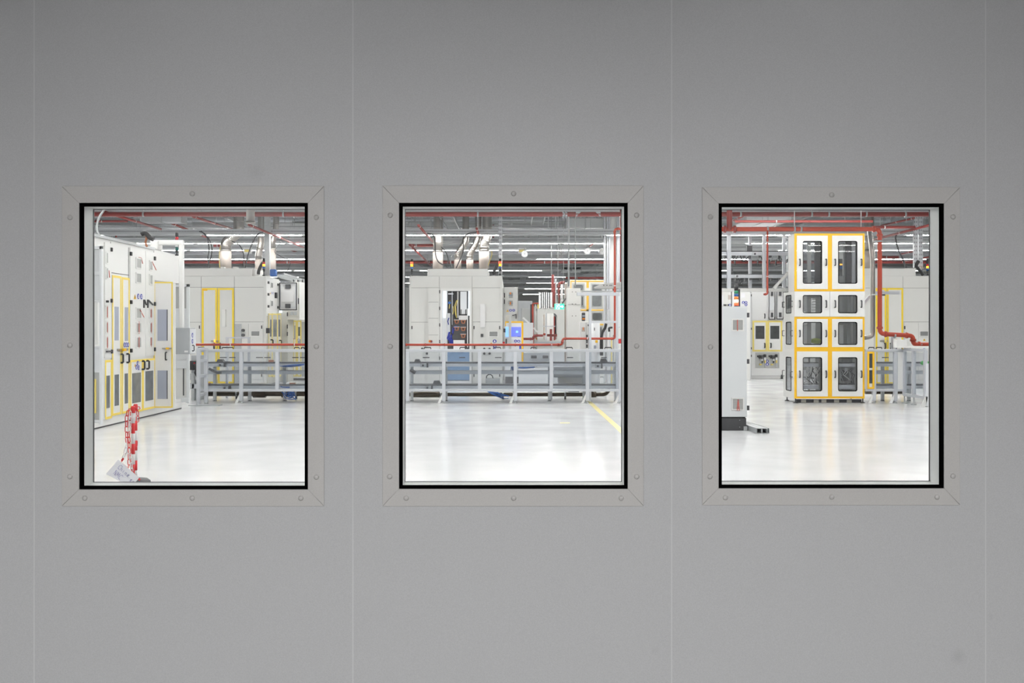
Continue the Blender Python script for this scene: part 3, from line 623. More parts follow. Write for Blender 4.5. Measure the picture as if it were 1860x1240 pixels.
# open lit cabinet in the middle machine
t = thing('open_cabinet', 'open control cabinet with blue light, cables and red racks inside the middle grey machine', 'electrical cabinet', (*[G.px(828, 0)[0]], 27.9, 0))
fo = Off(G, .01); a = MB(G); v = a.uv((799.5, 524, 857, 698)); hv = a.uv((803.5, 528.5, 853, 694)); a.holed(v, hv, .02, .12, .01, 1); a.build('frame', 'white', t)
MB(G).rect(hv[0], hv[1], hv[2], hv[3], .004, .01).build('back_panel', 'dgrey', t)
MB(G).pr((803.5, 528.5, 813, 694), .012, .08).build('side_panel', 'cool', t)
MB(G).pr(Z2(295, 180, 340, 640), .082, .11).build('cabinet_lamp', 'cabinlight', t)
MB(G).pr(Z2(335, 570, 352, 1150), .06, .14).build('front_bar', 'whiteplastic', t); MB(G).pr(Z2(705, 480, 720, 1150), .06, .14).build('front_bar', 'whiteplastic', t)
MB(G).pr(Z2(725, 180, 742, 600), .06, .13).build('edge_lamp', 'cabinlight', t)
MB(G).pr(Z2(378, 185, 440, 560), .012, .04).build('cable_board', 'black', t)
MB(G).pr(Z2(585, 185, 695, 575), .012, .06).build('power_unit', 'cool', t); MB(G).pr(Z2(535, 185, 550, 640), .012, .07).build('cable_channel', 'whiteplastic', t)
MB(G).pr(Z2(438, 185, 448, 760), .03, .05).build('cable_rail', 'alu', t); MB(G).pr(Z2(375, 215, 465, 235), .03, .06).build('cable_rail', 'alu', t)
MB(G).pr(Z2(358, 560, 410, 1010), .012, .06).build('terminal_strip', 'cool', t); MB(G).pr(Z2(560, 600, 700, 670), .012, .07).build('fan_unit', 'whiteplastic', t)
MB(G).pr(Z2(455, 680, 700, 1030), .012, .09).build('rack_housing', 'plinth', t)
for cx_, cy_ in ((525, 705), (637, 705), (525, 825), (637, 830), (637, 950)):
    u, w_ = G.px(*Z2(cx_, cy_)); s_ = .055
    o = MB(G).prism([(u-.075, w_+.04), (u+.075, w_+.04), (u+.045, w_-.06), (u-.045, w_-.06)], .09, .12).build('rack_module', 'brown', t)
    MB(G).prism([(u-.03, w_+.02), (u+.03, w_+.02), (u+.015, w_-.035), (u-.015, w_-.035)], .12, .13).build('module_eye', 'black', o); MB(G).rect(u-.085, u+.085, w_+.045, w_+.055, .09, .13).build('module_rail', 'whiteplastic', o)
MB(G).pr(Z2(470, 1025, 660, 1190), .06, .2).build('drip_box', 'whiteplastic', t)
MB(G).pr(Z2(350, 1190, 745, 1500), .012, .05).build('lower_foil', 'foil', t); MB(G).pr((810, 640, 853, 690), .05, .056).build('foil_sheet', 'foil', t)
MB(G).pr((806, 691, 853, 694), .05, .09).build('bottom_strip', 'cool', t)
random.seed(3)
for i in range(16):
    x0 = random.uniform(370, 440); y0 = random.uniform(880, 1000); x1 = x0+random.uniform(-20, 90); y1 = random.uniform(1040, 1120)
    P = [Vector(G(*G.px(*Z2(*q)), .08+random.random()*.05)) for q in ((x0, y0), (x0+random.uniform(-30, 30), (y0+y1)/2), (x1, y1))]
    MB().tube(P, .012, 5).build('blue_cable', 'bluesign', t)
for pts in (((390, 640), (370, 700), (385, 760)), ((450, 900), (455, 820), (500, 785), (560, 800)), ((460, 920), (470, 850), (520, 810))):
    MB().tube([G(*G.px(*Z2(*q)), .11) for q in pts], .014, 6).build('blue_cable', 'bluesign', t)
for pts in (((520, 340), (490, 430), (500, 560), (520, 640)), ((460, 440), (470, 520), (455, 580)), ((405, 340), (400, 420), (395, 480)), ((540, 330), (505, 450), (515, 600))):
    MB().tube([G(*G.px(*Z2(*q)), .08) for q in pts], .011, 6).build('yellow_cable', 'softyellow', t)
MB(G).disc(*G.px(*Z2(398, 380)), .04, .04, .1).build('blue_connector', 'blue', t)
for x in (470, 500, 560): MB().tube([G(*G.px(*Z2(x, 190)), .06), G(*G.px(*Z2(x+10, 420)), .05), G(*G.px(*Z2(x+25, 650)), .06)], .012, 5).build('grey_cable', 'black', t)
for x in (600, 680): handle(t, Off(G, .06), Z2(x, 0)[0], Z2(0, 500)[1], Z2(0, 570)[1], r=.01)
# right
m3 = machine('large light grey machine with a yellow edged door, right window behind the vertical red pipe', 1548, 1780, (1556, 487, 1664, 501))
seams(m3, G, [(1640, 502, 1640, 634), (1588, 502, 1588, 700), (1572, 523, 1700, 523), (1641, 584.5, 1700, 584.5)])
d = door(m3, G, (1590, 523, 1609.5, 697), 'warm', tape=.05, tm='lemon'); d = door(m3, G, (1610.5, 523, 1640, 697), 'warm', tape=.05, tm='lemon')
door(m3, G, R4(780, 158, 930, 760), 'warm'); door(m3, G, R4(932, 158, 1090, 760), 'warm'); vent(m3, Off(G, .02), R4(942, 240, 1040, 300), tape='dark'); hinges(m3, G, [R4(785, 205)], 6, 1.8)
sign_tri(m3, Off(G, .02), *R4(993, 335), 4); sign_round(m3, Off(G, .02), *R4(992, 412), 3.4); sign_tri(m3, Off(G, .03), *R4(692, 335), 3); sign_round(m3, Off(G, .03), *R4(690, 412), 3)
for x in (R4(570, 0)[0], R4(632, 0)[0]): handle(m3, Off(G, .02), x, R4(0, 375)[1], R4(0, 430)[1], r=.02)
MB(G).pr(R4(520, 342, 600, 356), .02, .05).build('door_latch', 'steel', m3); MB(G).pr(R4(560, 340, 582, 358), .05, .08).build('indicator_lamp', 'softyellow', m3)
tag(MB(Front(26.8)).pr(R4(698, 335, 812, 425), -.35, 0).build('junction_box', 'white', None, .01), 'white junction box mounted behind the right red pipe', 'box')
# signal towers on the grey machines
signal_tower('signal tower with red and yellow lenses on the left end of the middle grey machine', *C1(165, 0)[:1], 470.5, 501, 28.4, 2.4, ['bluelens', 'orangeglow', 'redglow'], .42, .16)
signal_tower('signal tower with red and yellow lenses before the middle punched post', *C1(1112, 0)[:1], 470, 500, 28.1, 2.5, ['bluelens', 'orangeglow', 'redglow'], .42, .16)
signal_tower('signal tower with a lit yellow lens on the left grey machine', *L2(763, 0)[:1], 469, 501, 28.1, 2.4, ['bluelens', 'orangeglow', 'redlens'], .42, .2)
signal_tower('signal tower with a lit yellow lens at the right window edge', *R2(1033, 0)[:1], 470, 500, 28.1, 2.4, ['bluelens', 'orangeglow', 'redlens'], .3, .3)
for lb, pts in (('thick black hose bent over the left grey machine', L2(705, 815, 712, 770, 745, 700, 760, 690)), ('thick black hose beside the middle punched post', C1(1050, 825, 1050, 780, 1080, 720, 1090, 700)), ('thick black hose before the pair of punched posts', R2(935, 670, 912, 720, 935, 755, 965, 790, 985, 825))):
    cable(lb, atm(28.25, *pts), .05, 'black', 'black_hose')
tag(MB(Front(28.3)).pr(L2(825, 760, 890, 835), -.2, 0).build('foil_bag', 'blue', None, .03), 'blue foil bag lying on the left grey machine below the insulated duct', 'bag')
# ================================================================== LEFT WINDOW: WHITE CABINET ROW (plane x = XL)
XL = -6.72; SL = Side(XL, 1); HT = 3.126
def yy(px): return F*XL/(px-CX)
cab = thing('cabinet_row', 'long row of white machine cabinets with yellow edged doors, receding along the left', 'machine cabinet', (XL-1, 15.5, 0))
YA, YB, YC = yy(120), yy(280.5), yy(331)
a = MB().box(XL-1.6, XL, YA, YB, .14, HT).box(XL-1.6, XL, YB, yy(325), 2.55, HT).box(XL-1.6, XL-.02, YB, YC, 0.14, .2).box(XL-1.6, XL-.32, YB, YC-.05, .2, 2.55); a.build('body', 'white', cab, .006)
MB().box(XL-1.6, XL-.01, YA, YC, .022, .14).build('plinth', 'white', cab); MB().box(XL-1.59, XL-.012, YA, YC, 0, .022).build('base_gap', 'black', cab)
MB().box(XL-.06, XL+.03, YA, yy(279), HT-.01, HT+.035).build('roof_edge', 'galv', cab)
seams(cab, SL, [(l[0], l[1], l[2], l[3]) for l in (Z7(246, 130, 246, 1240), Z7(470, 200, 470, 1240), Z7(787, 245, 787, 640))], .012)
MB().box(XL, XL+.003, yy(200.5), yy(234), HT-.56, HT-.548).build('panel_seam', 'seam', cab)
# tall double door with yellow tape
def zat(px, py): return H-(py-HY)*yy(px)/F
d1 = door(cab, SL, (201.5, 500.5, 218, 753.5), 'white', wins=[(206, 557, 213.3, 618), (206, 680, 213.6, 736.5)], tape=.038, tm='paleyellow', wm=('bluepane','greypane'))
d2 = door(cab, SL, (219.5, 504, 233, 750), 'white', wins=[(224.6, 558, 230.2, 619), (224.4, 678, 230, 732.5)], tape=.038, tm='paleyellow', wm=('bluepane','greypane'))
hs = Off(SL, .02)
handle(d1, hs, 217, 643, 658.5, out=.045, r=.016); handle(d2, hs, 228, 642.5, 658, out=.045, r=.016)
MB(SL).pr((210, 633, 228, 637), .02, .05).build('door_latch', 'steel', cab); MB(SL).pr((216.5, 632.5, 220.5, 637.5), .05, .09).build('interlock', 'yellow', cab)
for x in (223.8, 227, 230.2): sign_round(d2, hs, x, 626, 4.3, 'dir' if x > 229 else 'face')
# doors nearest the camera
vd = door(cab, SL, (188.5, 441, 200.3, 650), 'white'); ve = door(cab, SL, (188.5, 653.5, 201, 760.5), 'white', wins=[(189.5, 682, 197, 741)], tm='paleyellow', tape=.038, wm='greypane')
for y0, y1 in ((457, 479), (485, 507), (555, 578), (584, 605), (611, 633)): vent(vd, hs, (189, y0, 193.2, y1), tape=((194, y0+6), (195.2, y1-3)) if y0 == 485 else (((191.3, y0), (191.3, y1)) if y0 > 550 else None))
MB(SL).pr(L3(295, 452, 340, 470), .02, .05).build('door_latch', 'dgrey', cab)
hinges(cab, Off(SL, .01), [L1(352, 550), L1(352, 1098), L3(355, 462), L1(563, 595), L1(565, 1113), L3(566, 452), L1(818, 645), L1(819, 1133), L3(820, 438)], 7, 2.2)
MB(SL).pr(L1(297, 1095, 305, 1118), .02, .06).build('door_key', 'black', vd)
# upper vented doors and lower double door
u1 = door(cab, SL, (235, 452, 262, 648), 'white'); u2 = door(cab, SL, (262.6, 457, 279, 646), 'white')
for (y0, y1, tp) in ((468, 488, L1(640, 632, 668, 640, 682, 700)), (495, 514.5, None), (558, 579, L3(655, 15, 698, 95)), (585, 605, ((249, 584), (249, 606))), (611, 632, ((249, 611), (249, 632)))):
    vent(u1, hs, (244, y0, 253.5, y1), tape=[tp[i:i+2] for i in range(0, len(tp), 2)] if tp and not isinstance(tp[0], tuple) else tp)
for (y0, y1, tp) in ((473, 491.5, L1(785, 680, 828, 770)), (498, 517, None), (560, 578, ((271, 560), (271, 578))), (585, 604.5, ((271.5, 585), (271.5, 605))), (611, 629.5, ((271, 612), (271, 630)))):
    vent(u2, hs, (268.6, y0, 274, y1), tape=[tp[i:i+2] for i in range(0, len(tp), 2)] if tp and not isinstance(tp[0], tuple) else tp)
sign_tri(u1, hs, 242.6, 539, 8); sign_round(u1, hs, 248.6, 538, 5); sign_round(u1, hs, 254.3, 538.5, 5, 'dir')
for px, dx in ((259, 4), (266, 9)):         # big black lever locks and their stays
    MB(SL).pr((px-.9, 544, px+.9, 559), .02, .035).build('lever_lock', 'black', u1); u, w_ = SL.px(px, 545); v, q = SL.px(px+dx, 553.5)
    MB().beam(SL(u, w_, .035), SL(v, q, .03), .025, .02).build('door_stay', 'black', u1)
l1 = door(cab, SL, (234.5, 653, 257, 748.5), 'white', wins=[(238, 677, 253.7, 731)], tm='paleyellow', tape=.036)
l2 = door(cab, SL, (257.5, 651, 279.8, 743), 'white', wins=[(262, 673.5, 276, 727)], tm='paleyellow', tape=.036)
handle(l1, hs, 255.8, 655.5, 670.5, out=.05, r=.017); handle(l2, hs, 264, 655, 669.5, out=.05, r=.017)
sign_round(l1, hs, 247.7, 659, 4.2); sign_round(l1, hs, 249.5, 667.5, 4.4, 'dir'); sign_round(l1, hs, 245.5, 666.5, 4.4); sign_tri(l1, hs, 243, 663, 5)
# door swung open towards the aisle, seen flat on
FD = Front(YB); hd = MB(FD).pr((280.5, 512, 316, 740), 0, .04).build('open_door', 'whiteplastic', cab); fo = Off(FD, .04)
tape_frame(hd, FD, (280.5, 512, 315.2, 740), .025, 'paleyellow', (.04, .046))
for r in ((287.5, 562, 306, 618.5), (287.5, 672.5, 306, 724)): MB(FD).pr(r, .04, .044).build('window_pane', 'bluepane', hd); MB(FD).pr((r[2]-1.4, r[1], r[2], r[3]), .044, .05).build('pane_edge', 'dgrey', hd)
handle(hd, fo, L3(968, 0)[0], 639.5, 653, out=.06, r=.013); MB(FD).pr(L3(925, 422, 1028, 434), .04, .07).build('door_latch', 'steel', hd); MB(FD).pr(L3(972, 418, 1002, 437), .07, .1).build('interlock', 'yellow', hd)
MB(FD).pr((316, 514, 318.5, 741), -.02, .03).build('door_edge', 'white', hd)
# near framed door standing open at the left window edge
FN = Front(15.3); n = thing('framed_door', 'pale framed door standing open in front of the white cabinets, far left edge', 'cabinet door', at(178, 782.5, 15.3))
a = MB(FN); a.pr((170.3, 447, 187.5, 453), 0, .06).pr((183, 447, 187.5, 771), 0, .06).pr((170.3, 494, 184, 500), 0, .05).pr((170.3, 546, 184, 549), 0, .05).pr((170.3, 628, 184, 632), 0, .05).pr((170.3, 672, 184, 676), 0, .05).pr((170.3, 762, 184, 767), 0, .05).pr((170.3, 447, 171.3, 782), 0, .06)
a.build('frame', 'cool', n, .004)
MB(FN).pr((171.3, 453, 183, 545), .01, .02).build('upper_panel', 'cool', n); MB(FN).pr((171.3, 549, 178, 625), .01, .02).build('middle_panel', 'white', n); MB(FN).pr((171.3, 676, 183, 762), .01, .02).build('lower_panel', 'grey', n)
MB(FN).pr((172, 688, 176, 750), .02, .03).build('yellow_stripe', 'softyellow', n); MB(FN).pr((171.3, 632, 183, 672), .01, .02).build('latch_plate', 'cool', n)
# light framed panel behind the open door
FP = Front(YC+.1); n = thing('framed_panel', 'light grey framed machine panel behind the hanging grey control box', 'machine panel', at(330, 742, YC+.1))
a = MB(FP); a.pr((316, 516, 345, 521), 0, .06).pr((340, 516, 345, 732), 0, .06).pr((316, 560, 342, 564), 0, .05).pr((316, 654, 342, 669), 0, .05).pr((316, 722, 344, 730), 0, .08).pr((312, 516, 319, 741), 0, .06)
a.build('frame', 'cool', n, .004); MB(FP).pr((319, 521, 340, 560), .01, .02).build('upper_pane', 'grey', n); MB(FP).pr((319, 564, 340, 654), .01, .02).build('middle_pane', 'cool', n); MB(FP).pr((319, 669, 340, 722), .01, .02).build('lower_panel', 'white', n)
MB(FP).pr((333, 669, 335, 718), .02, .03).build('slot', 'dgrey', n)
# hanging operator box on its arm
YP = 18.75; FB = Front(YP); n = thing('control_pendant', 'grey operator box hanging from a white bent arm on the left cabinets', 'control panel', at(330, 643, YP))
P = [at(276, 440.5, YP), at(300, 440.5, YP), at(326, 440.5, YP), at(330, 443, YP), at(330, 448, YP), at(330, 595, YP)]
MB().beam(at(282, 440.5, YP+.1), at(334, 440.5, YP+.1), .1, .1).build('arm', 'white', n, .02); MB().beam(at(329.8, 438, YP+.1), at(329.8, 596, YP+.1), .09, .09).build('drop_pole', 'white', n, .02)
MB(FB).pr((271.5, 435.5, 286, 453.5), -.3, 0).build('arm_base', 'white', n, .03)
MB(FB).pr((318.5, 595, 344.5, 643), -.34, 0).build('box', 'ductgrey', n, .008)
SB = Side(at(344.5, 0, YP).x, 1); o = MB(SB).rect(YP+.02, YP+.33, *[H-(y-HY)*YP/F for y in (642, 597)], .001, .012).build('operator_face', 'cool', n)
sign_round(o, Off(SB, .01), 348.3, 608.5, 4.3); sign_round(o, Off(SB, .01), 348.3, 619.5, 4.3, 'dir'); handle(o, Off(SB, .01), 348, 627, 637, out=.04, r=.01)
MB(FB).pr(L3(1152, 452, 1190, 470), 0, .004).build('name_plate', 'whiteplastic', n)
signal_tower('unlit signal tower behind the white bent arm on the left cabinets', 321.2, 422.5, 464, 19.3, 2.9, ['tealens', 'whiteplastic', 'orangelens', 'redlens'], .22, .18)
cable('thick black hose bending over the left cabinets', atm(17.2, *L1(690, 385, 720, 372, 750, 385, 780, 420, 820, 440)), .045, 'black', 'black_hose')
cable('brown cable strand hanging from the black hose', atm(17.2, *L1(738, 385, 745, 430, 735, 470, 750, 520)), .02, 'brown')
# chain posts ---------------------------------------------------------------
def chain_post(lb, px, Y, first, ytop):
    c = at(px, 800, Y); t = thing('chain_post', lb, 'barrier post', (c.x, Y, 0)); zt = at(px, ytop, Y).z; r = .0185
    MB().tube([(c.x, Y, 0), (c.x, Y, .02), (c.x, Y, .045), (c.x, Y, .06)], [.15, .15, .12, .03], 24).build('base', 'dgrey', t)
    z = zt-.07; k = first
    while z > .05:
        z0 = max(.05, z-.104); MB().tube([(c.x, Y, z0), (c.x, Y, z)], r, 16).build('band', 'redplastic' if k % 2 else 'whiteplastic', t); z = z0; k += 1
    MB().tube([(c.x, Y, zt-.07), (c.x, Y, zt-.012), (c.x, Y, zt)], [r*1.2, r*1.2, r*.9], 16).build('cap', 'redplastic', t)
    for sx in (-1, 1): MB().tube([(c.x+sx*r, Y, zt-.03), (c.x+sx*(r+.025), Y, zt-.03), (c.x+sx*(r+.03), Y, zt-.05), (c.x+sx*(r+.012), Y, zt-.055)], .005, 6).build('hook', 'redplastic', t)
    return t
chain_post('front one of the two red and white barrier posts, standing left', 241.8, 9.75, 0, 737)
chain_post('rear one of the two red and white barrier posts, standing right', 246.2, 10.1, 0, 733.5)
def chain(lb, pts, cols, L=.062, wd=.014, r=.0042):
    P = [Vector(p) for p in pts]; seg = []
    tot = sum((b_-a).length for a, b_ in zip(P, P[1:])); n = int(tot/(L*.82)); mbs = {}
    def pos(s):
        for a, b_ in zip(P, P[1:]):
            l = (b_-a).length
            if s <= l: return a+(b_-a)*(s/l), (b_-a).normalized()
            s -= l
        return P[-1], (P[-1]-P[-2]).normalized()
    for i in range(n):
        c, d = pos((i+.5)*tot/n); side = Vector((1, 0, 0)) if i % 2 else Vector((.35, 1, 0)).normalized(); side = (side-d*side.dot(d)).normalized()
        ring = [c+d*(L/2-wd)*sy+(side*math.cos(t)+d*math.sin(t)*sy)*wd*1.0 if 0 else c+d*((L/2-wd)*(1 if math.sin(t) >= 0 else -1)+wd*math.sin(t))+side*wd*math.cos(t) for t in [2*math.pi*(j+.5)/10 for j in range(10)] for sy in (1,)]
        m = cols[(i//4) % len(cols)]; mbs.setdefault(m, MB()).tube(ring, r, 6, closed=True)
    ks = list(mbs); o = mbs[ks[0]].build('plastic_chain', ks[0])
    for m in ks[1:]: mbs[m].build('chain_links', m, o)
    return tag(o, lb, 'chain')
Y0 = 9.72
chain('red plastic chain strand, leftmost beside the barrier posts', atm(Y0, *L5(545, 150, 532, 230, 530, 330, 532, 440, 540, 495)), ['redplastic'])
chain('long red and white chain strand hanging down along the front barrier post', atm(Y0-.03, *L5(560, 150, 562, 300, 558, 450, 556, 600, 560, 720, 562, 790)), ['redplastic', 'whiteplastic', 'redplastic'])
chain('white plastic chain strand close to the front barrier post', atm(Y0-.05, *L5(572, 160, 565, 330, 552, 430, 560, 560, 580, 700, 585, 800, 590, 880)), ['whiteplastic', 'redplastic', 'whiteplastic'])
chain('short red chain strand on the right of the rear barrier post', atm(10.05, *L5(645, 145, 652, 200, 648, 275)), ['redplastic'])
chain('white chain strand swinging out left near the floor', atm(Y0, *L5(540, 495, 525, 560, 510, 620, 490, 655)), ['whiteplastic'])
chain('short red chain piece halfway down the rear barrier post', atm(Y0+.1, *L5(632, 455, 636, 500, 634, 555)), ['redplastic', 'whiteplastic'])
def ribbon(lb, pts, m, wd=.02):
    o = MB()
    for a, b_ in zip(pts, pts[1:]): o.beam(a, b_, .003, wd)
    return tag(o.build('barrier_tape', m), lb, 'barrier tape')
ribbon('twisted red barrier tape lying over the sheet of paper by the posts', atm(9.62, *L5(497, 660, 478, 690, 474, 715, 510, 745, 545, 775)), 'redplastic')
ribbon('red barrier tape running down to the base of the rear post', atm(9.66, *L5(590, 805, 620, 840, 650, 870, 676, 895)), 'redplastic')
# handwritten sheet
class Lean(Front):                             # sheet leaning back
    def __call__(s, u, w, o): return (u, s.Y+(w-.05)*.4-o*.35, w+o*.9)
FS = Lean(9.5); UV = FS.px(207, 837); ca, sa = math.cos(math.radians(36)), math.sin(math.radians(36))
def sheet(x, y): return (UV[0]+x*ca-y*sa, UV[1]-x*sa-y*ca)
t = MB(FS).prism([sheet(0, 0), sheet(.29, 0), sheet(.29, .11), sheet(0, .17)], 0, .002).build('paper_sheet', 'paper'); tag(t, 'white sheet of paper with violet handwriting leaning at the barrier posts', 'paper')
GL = dict(C=[[(1, .9), (.5, 1), (.1, .6), (.2, .1), (.8, 0)]], h=[[(.1, 1), (.1, 0)], [(.1, .4), (.5, .55), (.7, 0)]], i=[[(.3, .55), (.35, 0)]], n=[[(.1, .5), (.1, 0)], [(.1, .4), (.5, .5), (.6, 0)]], e=[[(.1, .3), (.6, .35), (.4, .55), (.1, .3), (.3, 0), (.7, .05)]], s=[[(.6, .5), (.2, .45), (.5, .2), (.1, 0)]], N=[[(.1, 0), (.1, 1), (.7, 0), (.75, 1)]], M=[[(0, 0), (.15, 1), (.45, .3), (.75, 1), (.9, 0)]])
ink = MB(FS)
def write(txt, x, y, h):
    for ch in txt:
        for st in GL.get(ch, []):
            Q = [sheet(x+p[0]*h*.7, y-p[1]*h) for p in st]
            for p, q in zip(Q, Q[1:]): ink.beam(FS(*p, .003), FS(*q, .003), .0045, .002)
        x += h*.72
write('Chine', .05, .064, .044); write('es', .232, .078, .04); write('NMC', .055, .128, .046); ink.build('handwriting', 'ink', t)
# ================================================================== FENCES AND CONVEYORS
def fence(lb, x0, x1, longs, shorts, Y=21.2, brace=-1):
    fr = Front(Y); t = thing('safety_fence', lb, 'safety fence', (at((x0+x1)/2, 0, Y).x, Y, 0)); b_ = MB(fr)
    MB(fr).pr((x0, 633.8, x1, 639.2), -.08, 0).build('top_rail', 'alu', t, .004); seams(t, fr, [(x0, 637.2, x1, 637.2)], .012, 'galv', 'rail_groove')
    MB(fr).pr((x0, 706.8, x1, 710.8), -.08, 0).build('bottom_rail', 'alu', t, .004)
    xs = sorted(longs+shorts)
    for x in longs:
        MB(fr).pr((x-3.1, 639.2, x+3.1, 728), -.08, .002).build('post', 'alu', t, .004)
        u, w_ = fr.px(x, 732); MB().tube([(u, Y+.04, 0), (u, Y+.04, .012), (u, Y+.04, .03), (u, Y+.04, .1)], [.042, .042, .014, .014], 12).build('levelling_foot', 'galv', t)
        (ua, wa), (ub, wb) = fr.px(x+brace*9, 732), fr.px(x, 714); wd = .03
        MB(fr).prism([(ua-wd, 0.0), (ua+wd, 0.0), (ub+wd*.6, wb), (ub-wd, wb)], -.02, -.005).build('foot_brace', 'white', t)
    for x in shorts: MB(fr).pr((x-3.1, 639.2, x+3.1, 706.8), -.08, .002).build('post', 'alu', t, .004)
    for p, q in zip(xs, xs[1:]):
        if q-p > 12: MB(fr).pr((p+3.2, 639.3, q-3.2, 706.7), -.045, -.04).build('clear_panel', 'clear', t)
    return t
def grips(t, Y, up, low=()):
    fr = Front(Y)
    for a, b_ in up:
        p, q = at(a, 634.2, Y), at(b_, 634.2, Y); h_ = .042
        MB().tube([p, p+Vector((.012, 0, h_)), q+Vector((-.012, 0, h_)), q], .012, 8).build('grip', 'black', t)
    for a, b_ in low: MB(Front(Y+.1)).pr((a, 648.3, b_, 650), -.03, 0).build('grip_bar', 'dgrey', t)
fl = fence('aluminium safety fence with clear panels in front of the left grey machine', 361, 690, [437.5, 568, 690], [373, 503, 632])
grips(fl, 21.24, [(359, 372), (403, 424), (534.5, 544), (547, 553)], [(399, 411), (416, 427), (465, 477), (480, 491), (531, 542), (545, 556)])
fm = fence('aluminium safety fence with clear panels in front of the middle grey machine', 737, 1129, [740, 806, 936, 1067, 1127], [871, 1001.5])
grips(fm, 21.24, [(770, 783), (835, 846), (896, 910), (964, 974), (1028, 1040), (1098, 1111)], [(768, 780), (834, 845), (899, 911), (965, 975), (1030, 1041), (1092, 1102)])
fr_ = fence('aluminium safety fence right of the yellow machine', 1571.5, 1641, [1588.5, 1627.5], [1573.5])
grips(fr_, 21.24, [(1577.5, 1588), (1591, 1602), (1628, 1638.5), (1643, 1654)], [(1603, 1614)])
MB(Front(21.2)).pr((1630.8, 639.2, 1641, 706.8), -.03, -.005).build('white_panel', 'white', fr_)
o = MB(Front(21.18)).ring(*MB(Front(21.18)).uv((1575.3, 638.5, 1588, 706)), .04, 0, .012).build('yellow_frame', 'yellow', fr_)
MB(Front(21.19)).pr((1576, 641, 1587, 704), -.01, 0).build('machine_face', 'white', fr_)
for y0, y1 in ((642, 668), (672, 696)): MB(Front(21.19)).pr((1578.5, y0, 1584.5, y1), .001, .006).build('dark_opening', 'darkpane', fr_)
# end frame of the left fence, returning towards the camera
t = thing('end_frame', 'small aluminium end frame closing the left fence', 'frame', at(366, 735, 20.7)); xx = at(361, 0, 20.6).x
for y in (20.58, 21.1): MB().box(xx-.035, xx+.035, y-.035, y+.035, .03, 1.2).build('post', 'alu', t, .004); MB().tube([(xx, y, 0), (xx, y, .04)], .04, 10).build('levelling_foot', 'galv', t)
for z in (.22, .62, .95, 1.2): MB().box(xx-.03, xx+.03, 20.55, 21.14, z-.03, z+.03).build('rail', 'alu', t, .004)
MB().box(xx-.16, xx+.5, 20.4, 20.62, .001, .02).build('base_plate', 'galv', t)
# angled fence at the right end
t = thing('angled_fence', 'angled clear fence turning towards the viewer at the right window edge', 'safety fence', (9.0, 20.8, 0))
A = Vector((at(1643, 0, 21.2).x, 21.2, 0)); B = Vector((at(1681, 0, 20.25).x, 20.25, 0)); C_ = A.lerp(B, .45)
for q in (A, C_, B): MB().beam(q+Vector((0, 0, .17)), q+Vector((0, 0, 1.18)), .07, .07).build('post', 'alu', t, .004)
for z in (1.18, .19): MB().beam(A+Vector((0, 0, z)), B+Vector((0, 0, z)), .06, .06).build('rail', 'alu', t, .004)
for p, q in ((A, C_), (C_, B)): MB().beam(p.lerp(q, .1)+Vector((0, 0, .68)), p.lerp(q, .9)+Vector((0, 0, .68)), .008, .9).build('clear_panel', 'clear', t)
for q in (A, C_, B): MB().tube([q, q+Vector((0, 0, .015)), q+Vector((0, 0, .03)), q+Vector((0, 0, .18))], [.06, .06, .015, .015], 12).build('levelling_foot', 'galv', t)
MB(Front(20.2)).prism([(B.x-.12, 0), (B.x-.02, 0), (B.x+.03, .21), (B.x-.03, .21)], -.02, 0).build('foot_brace', 'white', t)
MB().beam(A+Vector((-.1, 0, 1.24)), B+Vector((.6, 0, 1.24)), .3, .04).build('top_plate', 'white', t)
MB(Front(20.2)).pr((1682, 660, 1700, 738), -.06, 0).build('end_panel', 'cool', t)
def blob(px, py, Y, rx, rz, ry, name, m, lb, cat, n=9):
    c = at(px, py, Y); rnd = random.Random(px); v = MB(); rings = []
    for i in range(n):
        a = math.pi*i/(n-1)
        for j in range(14):
            b_ = 2*math.pi*j/14; k = 1+rnd.uniform(-.14, .14); v.v.append((c.x+rx*math.sin(a)*math.cos(b_)*k, c.y+ry*math.sin(a)*math.sin(b_)*k, c.z+rz*math.cos(a)*k))
    for i in range(n-1):
        for j in range(14): v.f.append((i*14+j, i*14+(j+1) % 14, (i+1)*14+(j+1) % 14, (i+1)*14+j))
    v.sm = True; return tag(v.build(name, m), lb, cat)
blob(1680, 659, 20.85, .10, .05, .09, 'green_cloth', 'green', 'crumpled green cloth on the angled fence at the right window edge', 'cloth')
def conveyor(lb, x0, x1, legs, Y=21.75):
    fr = Front(Y); t = thing('conveyor', lb, 'conveyor', (at((x0+x1)/2, 0, Y).x, Y, 0)); D = .42
    for (y0, y1) in ((659.6, 665.5), (700.3, 705.8)): MB(fr).pr((x0, y0, x1, y1), -.05, 0).build('belt_frame', 'alu', t, .004); MB(fr).pr((x0, y0, x1, y1), -D, -D+.05).build('belt_frame', 'alu', t)
    for y in (658.2, 698.6): MB(fr).pr((x0, y-.7, x1, y+1.2), -D, .01).build('belt', 'dgrey', t)
    for y in (662.8, 703.2): MB(fr).pr((x0, y-.5, x1, y+.5), 0, .002).build('frame_groove', 'galv', t)
    MB(fr).pr((x0, 672.8, x1, 679.6), -.2, -.06).build('cable_duct', 'ductgrey', t)
    for x in legs:
        MB(Front(Y+.15)).pr((x-2.6, 659, x+2.6, 728), -.07, 0).build('leg', 'galv', t, .004)
        u = at(x, 0, Y+.15).x; MB().tube([(u, Y+.18, 0), (u, Y+.18, .03), (u, Y+.18, .1)], [.05, .02, .015], 10).build('levelling_foot', 'dgrey', t)
    return t
